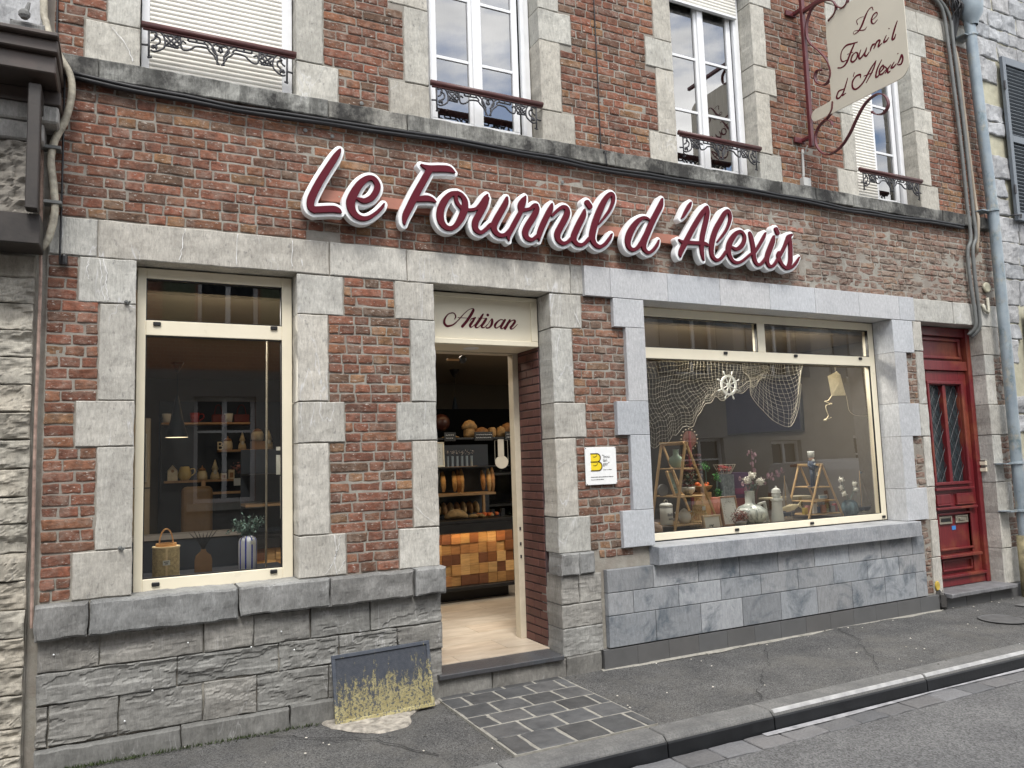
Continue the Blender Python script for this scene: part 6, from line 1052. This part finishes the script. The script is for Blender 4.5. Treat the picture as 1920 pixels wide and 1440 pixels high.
jug('teapot','white floral teapot on the lowest ladder board',(4.47,.55,.957),[(.04,0),(.06,.03),(.058,.07),(.035,.105)],M_PAPER,(1,.055,.03,.09),cat='teapot',spout=True,lid=[(.036,.105),(.02,.12),(.006,.13)])
t=thing('cane_lantern','open cane lantern with round handle and price tag beside the ladder','lantern',(4.60,.50,.915)); mb=MB()
for i in range(20): a=i/20*2*PI; mb.tube(cmr([(.055*math.cos(a),.055*math.sin(a),.19),(.06*math.cos(a),.06*math.sin(a),.13),(.088*math.cos(a),.088*math.sin(a),.05),(.085*math.cos(a),.085*math.sin(a),.0)],3),.0032,5)
for r_,z in ((.055,.19),(.06,.13),(.088,.05),(.085,.003)): mb.tube([(r_*math.cos(a),r_*math.sin(a),z) for a in np.linspace(0,2*PI,24)],.004,5)
mb.obj('cane_ribs',M_CANE,t); MB().tube([(.05*math.cos(a),0,.19+.065*math.sin(a)) for a in np.linspace(0,PI,14)],.005,6).obj('handle',M_CANE,t); MB().box(-.015,.02,-.062,-.06,.15,.185).obj('price_tag',M_PAPER,t)
jug('beige_pot','squat beige stoneware pot at the lower left corner of the wide window',(3.97,.33,.906),[(.055,0),(.07,.03),(.066,.07),(.035,.088),(.034,.10)],simple('beige_stoneware',(.28,.20,.15),.6,bump=0),cat='pot')
pframe('picture_frame','small pale wooden photo frame standing in front of the ladder',4.585,.31,.906,.20,.125,simple('pale_frame_wood',(.42,.33,.22),.5,bump=0),M_PAPER,-10,0,'x')
tag(MB().lathe([(.04,0),(.042,.01),(.042,.26),(.036,.262)],0,0,24).obj('terracotta_cylinder',simple('terracotta',(.26,.08,.05),.6),smooth=True),'tall terracotta cylinder vase right of the ladder','vase').location=(4.81,.52,.906)
pframe('picture_frame','wooden frame with botanical wreath print beside the terracotta cylinder',4.935,.46,.906,.20,.27,simple('brown_frame_wood',(.25,.14,.08),.5,bump=0),M_PAPER,-10,0)
jug('grey_pot','small grey pot with reddish dried heather in front of the marbled vase',(4.90,.31,.906),[(.045,0),(.055,.045),(.052,.05)],simple('grey_pot_clay',(.22,.22,.22),.7),cat='plant pot'); mb=MB(); leaves(mb,(4.90,.31,1.0),.09,330,.02,random.Random(6),.75,(1,1,1)); tag(mb.obj('dried_heather',simple('heather_brown',(.17,.06,.05),.8,tint=True,bump=0)),'reddish brown dried heather bunch in the small grey pot','plant')
m=NM('marbled_glaze'); c=m.ramp(m.noise(9,6,.65,(1,1,.4),2),(.38,(.16,.20,.20)),(.52,(.66,.71,.69))); m.base(c).set(.3); M_MARB=m.m
t=thing('marbled_vase','big round grey green marbled vase with three white carnations','vase',(5.13,.42,.906)); MB().lathe([(.06,0),(.11,.03),(.148,.085),(.14,.13),(.10,.165),(.048,.185),(.043,.20),(.043,.30),(.048,.305)],0,0,36).obj('body',M_MARB,t,smooth=True)
mb=MB(); hd=[(.045,.0,.445),(.0,.02,.40),(.12,-.02,.385)]
for x,y,z in hd: mb.tube(cmr([(0,0,.29),(x*.4,y,.35),(x,y,z)],4),.003,5)
leaves(mb,(.03,0,.34),.05,30,.03,random.Random(8)); mb.obj('stems',M_LEAF,t)
for x,y,z in hd: mb=MB(); leaves(mb,(x,y,z),.042,190,.022,random.Random(int(x*1e3)),.7); mb.ball((x,y,z),.022,8); mb.obj('carnation',M_PETAL if 'M_PETAL' in globals() else globals().setdefault('M_PETAL',simple('white_petal',(.75,.74,.68),.8,bump=0)),t)
t=thing('lighthouse_ornament','white wooden lighthouse ornament beside the marbled vase','ornament',(5.40,.36,.906)); MB().lathe([(.058,0),(.045,.20),(.056,.205),(.056,.222),(.034,.225),(.034,.245),(.042,.248),(.042,.262),(.034,.265),(.034,.272),(.045,.275),(.036,.31),(.008,.325),(.008,.34)],0,0,20).obj('tower',M_PAPER,t,smooth=False,bevel=.001)
t=thing('number_ornament','white slanted open frame ornament leaning on the lighthouse','ornament',(5.31,.42,.906)); MB().frame(-.05,.04,0,.20,.02,-.012,.012).obj('open_frame',M_PAPER,t,bevel=.002); t.rotation_euler=(0,R(-10),0)
def boat(label,x,y,z,h,L,hullc,flag):
    t=thing('sailboat_ornament',label,'ornament',(x,y,z)); k=9; V=[];
    for i in range(k+1): s_=i/k; w_=.028*math.sin(PI*min(1,max(.02,s_)))**.6; xx=-L/2+L*s_; V+=[(xx,-w_,.05),(xx*.7,0,.012),(xx,w_,.05)]
    MB().add(V,[(3*i+a,3*i+a+1,3*i+a+4,3*i+a+3) for i in range(k) for a in (0,1)]+[(3*i,3*i+3,3*i+5,3*i+2) for i in range(k)]).obj('hull',hullc,t); MB().box(-.01,.01,-.01,.01,0,.015).box(-.045,.045,-.02,.02,-.004,.0).obj('stand',M_STEEL,t)
    MB().tube([(-.02,0,.05),(-.02,0,h)],.004,6).obj('mast',M_PINE,t); sl=simple('sail_linen',(.33,.30,.26),.9) if not bpy.data.materials.get('sail_linen') else bpy.data.materials['sail_linen']
    MB().add([(-.03,0,.07),(-.03,0,h*.86),(-L*.45,.0,.07),(-.01,.0,.06),(-.01,0,h*.88),(L*.47,.0,.06),(-.06,.012,h*.4),(.06,.012,h*.35)],[(0,6,1),(0,2,6),(2,1,6),(3,7,5),(5,7,4),(4,7,3)]).obj('sail',sl,t)
    if flag: MB().add([(-.018,0,h),(.04,.004,h-.018),(-.018,0,h-.032)],[(0,1,2)]).obj('flag',M_ZINC,t)
boat('sailboat ornament with linen sails behind the white lighthouse',5.70,.52,.93,.40,.20,bpy.data.materials['slate_blue'],False); boat('sailboat ornament with a small flag at the right end of the wide window',6.60,.40,.935,.41,.24,M_BLACK,True)
t=thing('wooden_fish','carved pale wooden fish on a thin stand beside the lighthouse','ornament',(5.58,.36,1.03)); V=[];k=10;sg=13
for i in range(sg): s_=i/(sg-1); r_=.034*math.sin(PI*(.08+.80*s_))**.8*(1-.10*(i%2)); V+=[(-.12+.20*s_,r_*.5*math.cos(2*PI*j/k),r_*math.sin(2*PI*j/k)+.02*s_*s_) for j in range(k)]
MB().add(V,[(i*k+j,i*k+(j+1)%k,(i+1)*k+(j+1)%k,(i+1)*k+j) for i in range(sg-1) for j in range(k)]+[tuple(range(k))[::-1]]).obj('fish_body',gC,t); MB().add([(.075,-.004,.02),(.135,-.004,.07),(.12,-.004,.02),(.14,-.004,-.012),(.075,.004,.02),(.135,.004,.07),(.12,.004,.02),(.14,.004,-.012)],[(0,1,2),(0,2,3),(4,6,5),(4,7,6),(0,4,5,1),(3,7,4,0)]).obj('tail',gC,t); MB().tube([(0,0,-.03),(0,0,-.12)],.003,6).box(-.04,.04,-.02,.02,-.124,-.118).obj('stand',M_STEEL,t)
t=thing('soldier_figurine','tall blue toy soldier figurine with white hat standing by the small ladder','figurine',(6.035,.50,1.212))
bl=simple('figurine_blue',(.045,.065,.11),.4,bump=0)
mb=MB()
for s_ in (-1,1): mb.tube([(s_*.016,0,0),(s_*.016,0,.09),(s_*.014,0,.165)],[.013,.012,.016],10)
mb.lathe([(.026,.16),(.034,.19),(.036,.235),(.018,.25)],0,0,14)
for s_ in (-1,1): mb.tube(cmr([(s_*.034,0,.24),(s_*.05,-.005,.205),(s_*.036,-.03,.185)],4),.010,8)
mb.obj('uniform',bl,t,smooth=True); MB().ball((0,0,.268),.026,12).obj('head',simple('figurine_skin',(.42,.27,.20),.5,bump=0),t,smooth=True); MB().ball((0,-.02,.254),.016,8).obj('beard',M_PAPER,t,smooth=True); MB().lathe([(.030,.283),(.034,.34),(.031,.345)],0,0,16).obj('hat',M_PAPER,t,smooth=True); MB().box(-.045,.045,-.03,.03,-.004,.004).obj('base',bl,t); MB().box(.01,.04,-.045,-.043,.10,.135).obj('price_tag',M_PAPER,t); MB().ball((0,-.036,.215),.010,8).obj('drum',M_PAPER,t)
m=NM('blue_drip_glaze'); c=m.ramp(m.noise(10,5,.6,(1,1,.3),1),(.4,(.03,.06,.08)),(.6,(.14,.21,.24))); m.base(c).set(.12)
t=thing('blue_vase','blue grey glazed round vase with white pompom flowers at the right','vase',(6.43,.42,.906)); MB().lathe([(.05,0),(.078,.03),(.085,.08),(.07,.13),(.045,.15),(.05,.155)],0,0,28).obj('body',m.m,t,smooth=True); mb=MB(); pz=[(-.09,0,.36),(-.075,.02,.28),(-.075,-.01,.22),(.095,.0,.31),(.095,-.01,.255)]
for p in pz: mb.tube(cmr([(0,0,.14),(p[0]*.4,p[1],.2),p],3),.0022,5)
mb.obj('stems',M_LEAF,t)
for p in pz: mb=MB(); leaves(mb,p,.03,130,.013,random.Random(int(p[2]*1e3)),1); mb.ball(p,.018,8); mb.obj('pompom_flower',M_PETAL,t)
tag(MB().box(6.04,6.155,.44,.448,1.088,1.128).box(6.05,6.145,.437,.44,1.096,1.12,m=1).obj('blue_card',[M_PAPER,simple('pale_blue_print',(.28,.38,.45),.5,bump=0)],bevel=.001),'small pale blue card on the middle rung of the small ladder','card')
rr=random.Random(12); cl=[('yellow',(.50,.38,.08)),('pink',(.50,.22,.20)),('white',(.6,.6,.58)),('dark blue',(.03,.05,.12)),('orange',(.45,.18,.05)),('pale green',(.30,.36,.25)),('grey',(.3,.3,.3)),('red',(.35,.05,.04))]
for i,(nm,c) in enumerate(cl):
    x=5.86+i*.062; h=.06+.035*((i*7)%3)/2; tag(MB().box(x,x+.052,.47+.02*(i%2),.50+.02*(i%2),.952,.952+h,rz=rr.uniform(-.3,.3)).obj('booklet',simple('cover_'+nm.replace(' ','_'),c,.5,bump=0),bevel=.001),nm+' booklet in the row on the lowest board of the small ladder','booklet')
tag(MB().box(5.78,6.36,.80,.815,1.07,1.085).box(5.78,6.36,.80,.98,1.085,1.10).obj('back_shelf',simple('pale_shelf',(.42,.38,.27),.5)),'pale narrow shelf board behind the small ladder','shelf')
# nautical things hung in the window
M_NET=simple('fishing_net_cord',(.40,.37,.30),.9,bump=0)
def net(name,label,fn,nu,nv):
    G={}; 
    for i in range(nu+1):
        for j in range(nv+1): G[i,j]=fn(i/nu,j/nv)
    mb=MB()
    for i in range(nu+1): mb.tube([G[i,j] for j in range(nv+1)],.0012,4,cap=False)
    for j in range(nv+1): mb.tube([G[i,j] for i in range(nu+1)],.0012 if j<nv else .0026,4,cap=False)
    return tag(mb.obj(name,M_NET),label,'fishing net')
bpts=cmr([(p[0],p[1]) for p in D_netA_b],6)
def interp(P,t): q=t*(len(P)-1); i=min(int(q),len(P)-2); return P[i]+(P[i+1]-P[i])*(q-i)
def netA(u,v):
    b=interp(bpts,u); b=b+np.array([0,.018*math.sin(u*60)]); top=np.array([3.80+1.62*u**1.15,2.385-.02*math.sin(u*9)]); s_=v; mid=top*(1-s_)+b*s_; sag=-.16*math.sin(PI*v)*u*(1-u)*1.2
    return (mid[0]+.02*math.sin(v*9+u*5)-.10*math.sin(PI*v)*(1-u)*u,.37+.02*math.sin(u*14+v*6)-.015*math.sin(v*11),mid[1]+sag+.012*vn(u*14,v*14,0,3))
net('fishing_net','pale fishing net draped across the upper left of the wide window',netA,42,17)
bp2=cmr([(p[0],p[1]) for p in [(5.17,2.25),(5.19,2.14)]+D_netB_b+[(5.86,2.2)]],6)
def netB(u,v):
    b=interp(bp2,u); top=np.array([5.12+.76*u,2.40]); mid=top*(1-v)+b*v
    return (mid[0]+.012*math.sin(v*8+u*4),.40+.025*math.sin(u*11+v*5),mid[1]+.01*vn(u*9,v*11,0,6))
net('fishing_net','second fishing net hanging in a pouch in front of the screen',netB,19,15)
t=thing('ship_wheel','small white wooden ship wheel hanging in front of the net','ornament',(4.886,.34,2.178)); r0=.088; mb=MB()
ang=np.linspace(0,2*PI,33); V=[(r_*math.cos(a),y,r_*math.sin(a)) for a in ang[:-1] for r_,y in ((.073,-.007),(.094,-.007),(.094,.007),(.073,.007))]; mb.add(V,[(4*i+j,4*i+(j+1)%4,4*((i+1)%32)+(j+1)%4,4*((i+1)%32)+j) for i in range(32) for j in range(4)]); mb.obj('rim',M_PAPER,t)
mb=MB()
for i in range(8): a=R(22.5)+i*PI/4; mb.tube([(math.cos(a)*s_,0,math.sin(a)*s_) for s_ in (.012,.05,.073)],[.006,.004,.006],8); mb.tube([(math.cos(a)*s_,0,math.sin(a)*s_) for s_ in (.094,.105,.125,.138)],[.005,.004,.008,.006],8)
mb.obj('spokes',M_PAPER,t,smooth=True); MB().lathe([(.02,-.01),(.02,.01)],0,0,16).obj('hub',M_PAPER,t).matrix_local=Matrix.Rotation(R(90),4,'X'); MB().tube([(0,0,.094),(0,0,.215)],.001,4).obj('string',M_NET,t)
ky=[(p[0],p[1]) for p in D_kite[0]]; t=thing('kite','small cream fabric kite with a knotted tail hanging at the upper right','kite',(6.387,.42,2.1))
V=[(x-6.387,-.012 if i in(4,) else 0,z-2.1) for i,(x,z) in enumerate(ky)]+[(.0-.01,-.022,.12)]
mb=MB().add(V,[(0,1,5),(1,2,5),(2,3,5),(3,4,5),(4,0,5)]); mb.tube([V[0],V[5],V[2]],.0025,5).tube([V[1],V[4]],.0025,5); mb.obj('sail',gC,t)
mb=MB(); tl_=[(p[0]-6.387,0,p[1]-2.1) for p in D_kite[1]]; mb.tube(cmr(tl_,3),.004,5); mb.ball(tl_[3],.018,8,.6); mb.ball(tl_[-2],.018,8,.6); mb.tube(cmr([(p[0]-6.387,0,p[1]-2.1) for p in D_kite[2]],4),.0012,4); mb.tube([(-.02,0,.23),(-.02,0,.29)],.001,4); mb.obj('tail',gC,t)
# deeper in the room behind the wide window
t=thing('television','dark blue glowing wall screen on the right shop wall','screen',(6.99,2.05,2.12)); MB().box(-.05,.0,-.62,.62,-.33,.33).obj('casing',M_BLACK,t,bevel=.006); MB().box(-.053,-.051,-.60,.60,-.31,.31).obj('screen',emis('screen_blue',(.001,.001,.012),.25),t)
tag(MB().box(3.9,6.7,1.05,1.6,.86,.90).box(3.95,6.65,1.1,1.55,.17,.86).obj('display_table',simple('dark_table',(.06,.045,.04),.6,bump=0),bevel=.004),'long dark display table behind the wide window','table')
t=thing('candy_stand','tall lollipop stand with a round top sign and red candy rows','candy stand',(5.19,1.3,.90)); MB().lathe([(.10,0),(.10,.01),(.02,.02),(.02,.9)],0,0,16).obj('pole',gR,t); q=MB().lathe([(.085,-.01),(.085,.01)],0,0,28).obj('round_sign',simple('orange_red_print',(.07,.025,.015),.5,var=.5,scale=30,bump=0),t); q.matrix_local=Matrix.Translation((0,0,.82))@Matrix.Rotation(R(90),4,'X')
mb=MB(); 
for i in range(16): a=i/16*2*PI; mb.ball((.105*math.cos(a),0,.82+.105*math.sin(a)),.009,6,c=(.3,.25,.18,1))
for r_ in range(9):
    for i in range(12): a=i/12*2*PI; mb.ball((.10*math.cos(a),.10*math.sin(a),.25+r_*.05),.016,6,c=random.choice([(.06,.012,.01,1),(.08,.05,.02,1),(.04,.012,.01,1)]))
mb.obj('candies',simple('candy',(1,1,1),.3,tint=True,bump=0,var=0),t)
t=thing('candy_basket','wire basket of pink lollipops on the display table','basket',(5.37,1.0,1.36)); mb=MB()
for i in range(18): a=i/18*2*PI; mb.tube([(.06*math.cos(a),.06*math.sin(a),0),(.11*math.cos(a),.11*math.sin(a),.09)],.002,4)
for r_,z in ((.06,0),(.085,.045),(.11,.09)): mb.tube([(r_*math.cos(a),r_*math.sin(a),z) for a in np.linspace(0,2*PI,22)],.0025,4)
mb.obj('wires',M_STEEL,t); mb=MB()
for i in range(26): a=random.random()*6.3; r_=.07*random.random()**.5; mb.ball((r_*math.cos(a),r_*math.sin(a),.03+random.random()*.05),.013,6)
mb.obj('lollipops',simple('pink_candy',(.25,.03,.03),.3,bump=0),t); MB().box(-.07,.07,-.05,.05,-.46,-.01).obj('stand',simple('patterned_tin',(.10,.12,.13),.4,var=.6,scale=50,bump=0),t)
mb=MB()
for i in range(9): a=random.random()*6.3; mb.ball((5.09+.05*math.cos(a),1.02+.05*math.sin(a),1.25+.02*(i%2)),.022,8,.8)
tag(mb.obj('orange_fruit',simple('orange_fruit',(.50,.10,.02),.35,bump=0),smooth=True),'small heap of bright orange fruits behind the ladder','fruit'); tag(MB().lathe([(.04,0),(.09,.04),(.10,.06),(.09,.06)],5.09,1.02,20,z=1.19).box(5.03,5.15,.96,1.08,.90,1.19).obj('fruit_bowl',M_OAK),'wooden stand and bowl holding the orange fruits','bowl')
for i,(x,z,lb) in enumerate([(5.11,1.44,'tall round headed green plant behind the ladder'),(5.24,1.33,'middle green plant near the candy basket'),(5.25,1.18,'low green plant behind the botanical print')]):
    mb=MB(); leaves(mb,(x,.98,z),.045,90,.022,random.Random(i),1.2,(.8,1.5,.5)); mb.tube([(x,.98,.91),(x,.98,z)],.004,5); tag(mb.obj('green_plant',M_LEAF),lb,'plant','green plants on the display table')
mb=MB(); rr=random.Random(21)
for br in ([(5.50,.75,.93),(5.49,.75,1.3),(5.49,.74,1.6)],[(5.50,.75,.93),(5.55,.72,1.25),(5.85,.68,1.36)],[(5.50,.75,.93),(5.46,.75,1.2),(5.38,.74,1.33)]):
    P=cmr(br,6); mb.tube(P,.0025,4,c=(.5,.3,.3,1))
    for k_ in range(12):
        p=P[-1-rr.randrange(5)]; cx,cz=p[0]+rr.gauss(0,.035),p[2]+rr.gauss(0,.03); r_=rr.uniform(.015,.026); a0=rr.random(); mb.add([(cx+r_*math.cos(a)*(.6+.4*a0),p[1]+rr.gauss(0,.004),cz+r_*math.sin(a)) for a in np.linspace(0,2*PI,9)[:-1]],[tuple(range(8))],(1,1,1,1))
tag(mb.obj('honesty_branches',simple('mauve_petal',(.26,.15,.18),.6,tint=True,bump=0)),'mauve dried honesty branches arching behind the marbled vase','branches')
tag(MB().box(5.56,5.78,1.1,1.3,1.10,1.36).box(5.58,5.74,1.098,1.10,1.14,1.20,m=1).obj('purple_box',[simple('purple_card',(.03,.01,.04),.5,bump=0),simple('magenta_band',(.10,.01,.05),.5,bump=0)],bevel=.003),'dark purple gift box with a magenta band on the display table','box'); tag(MB().box(5.55,5.80,1.08,1.32,.90,1.10).obj('box_stand',gR),'dark red stand under the purple gift box','stand')
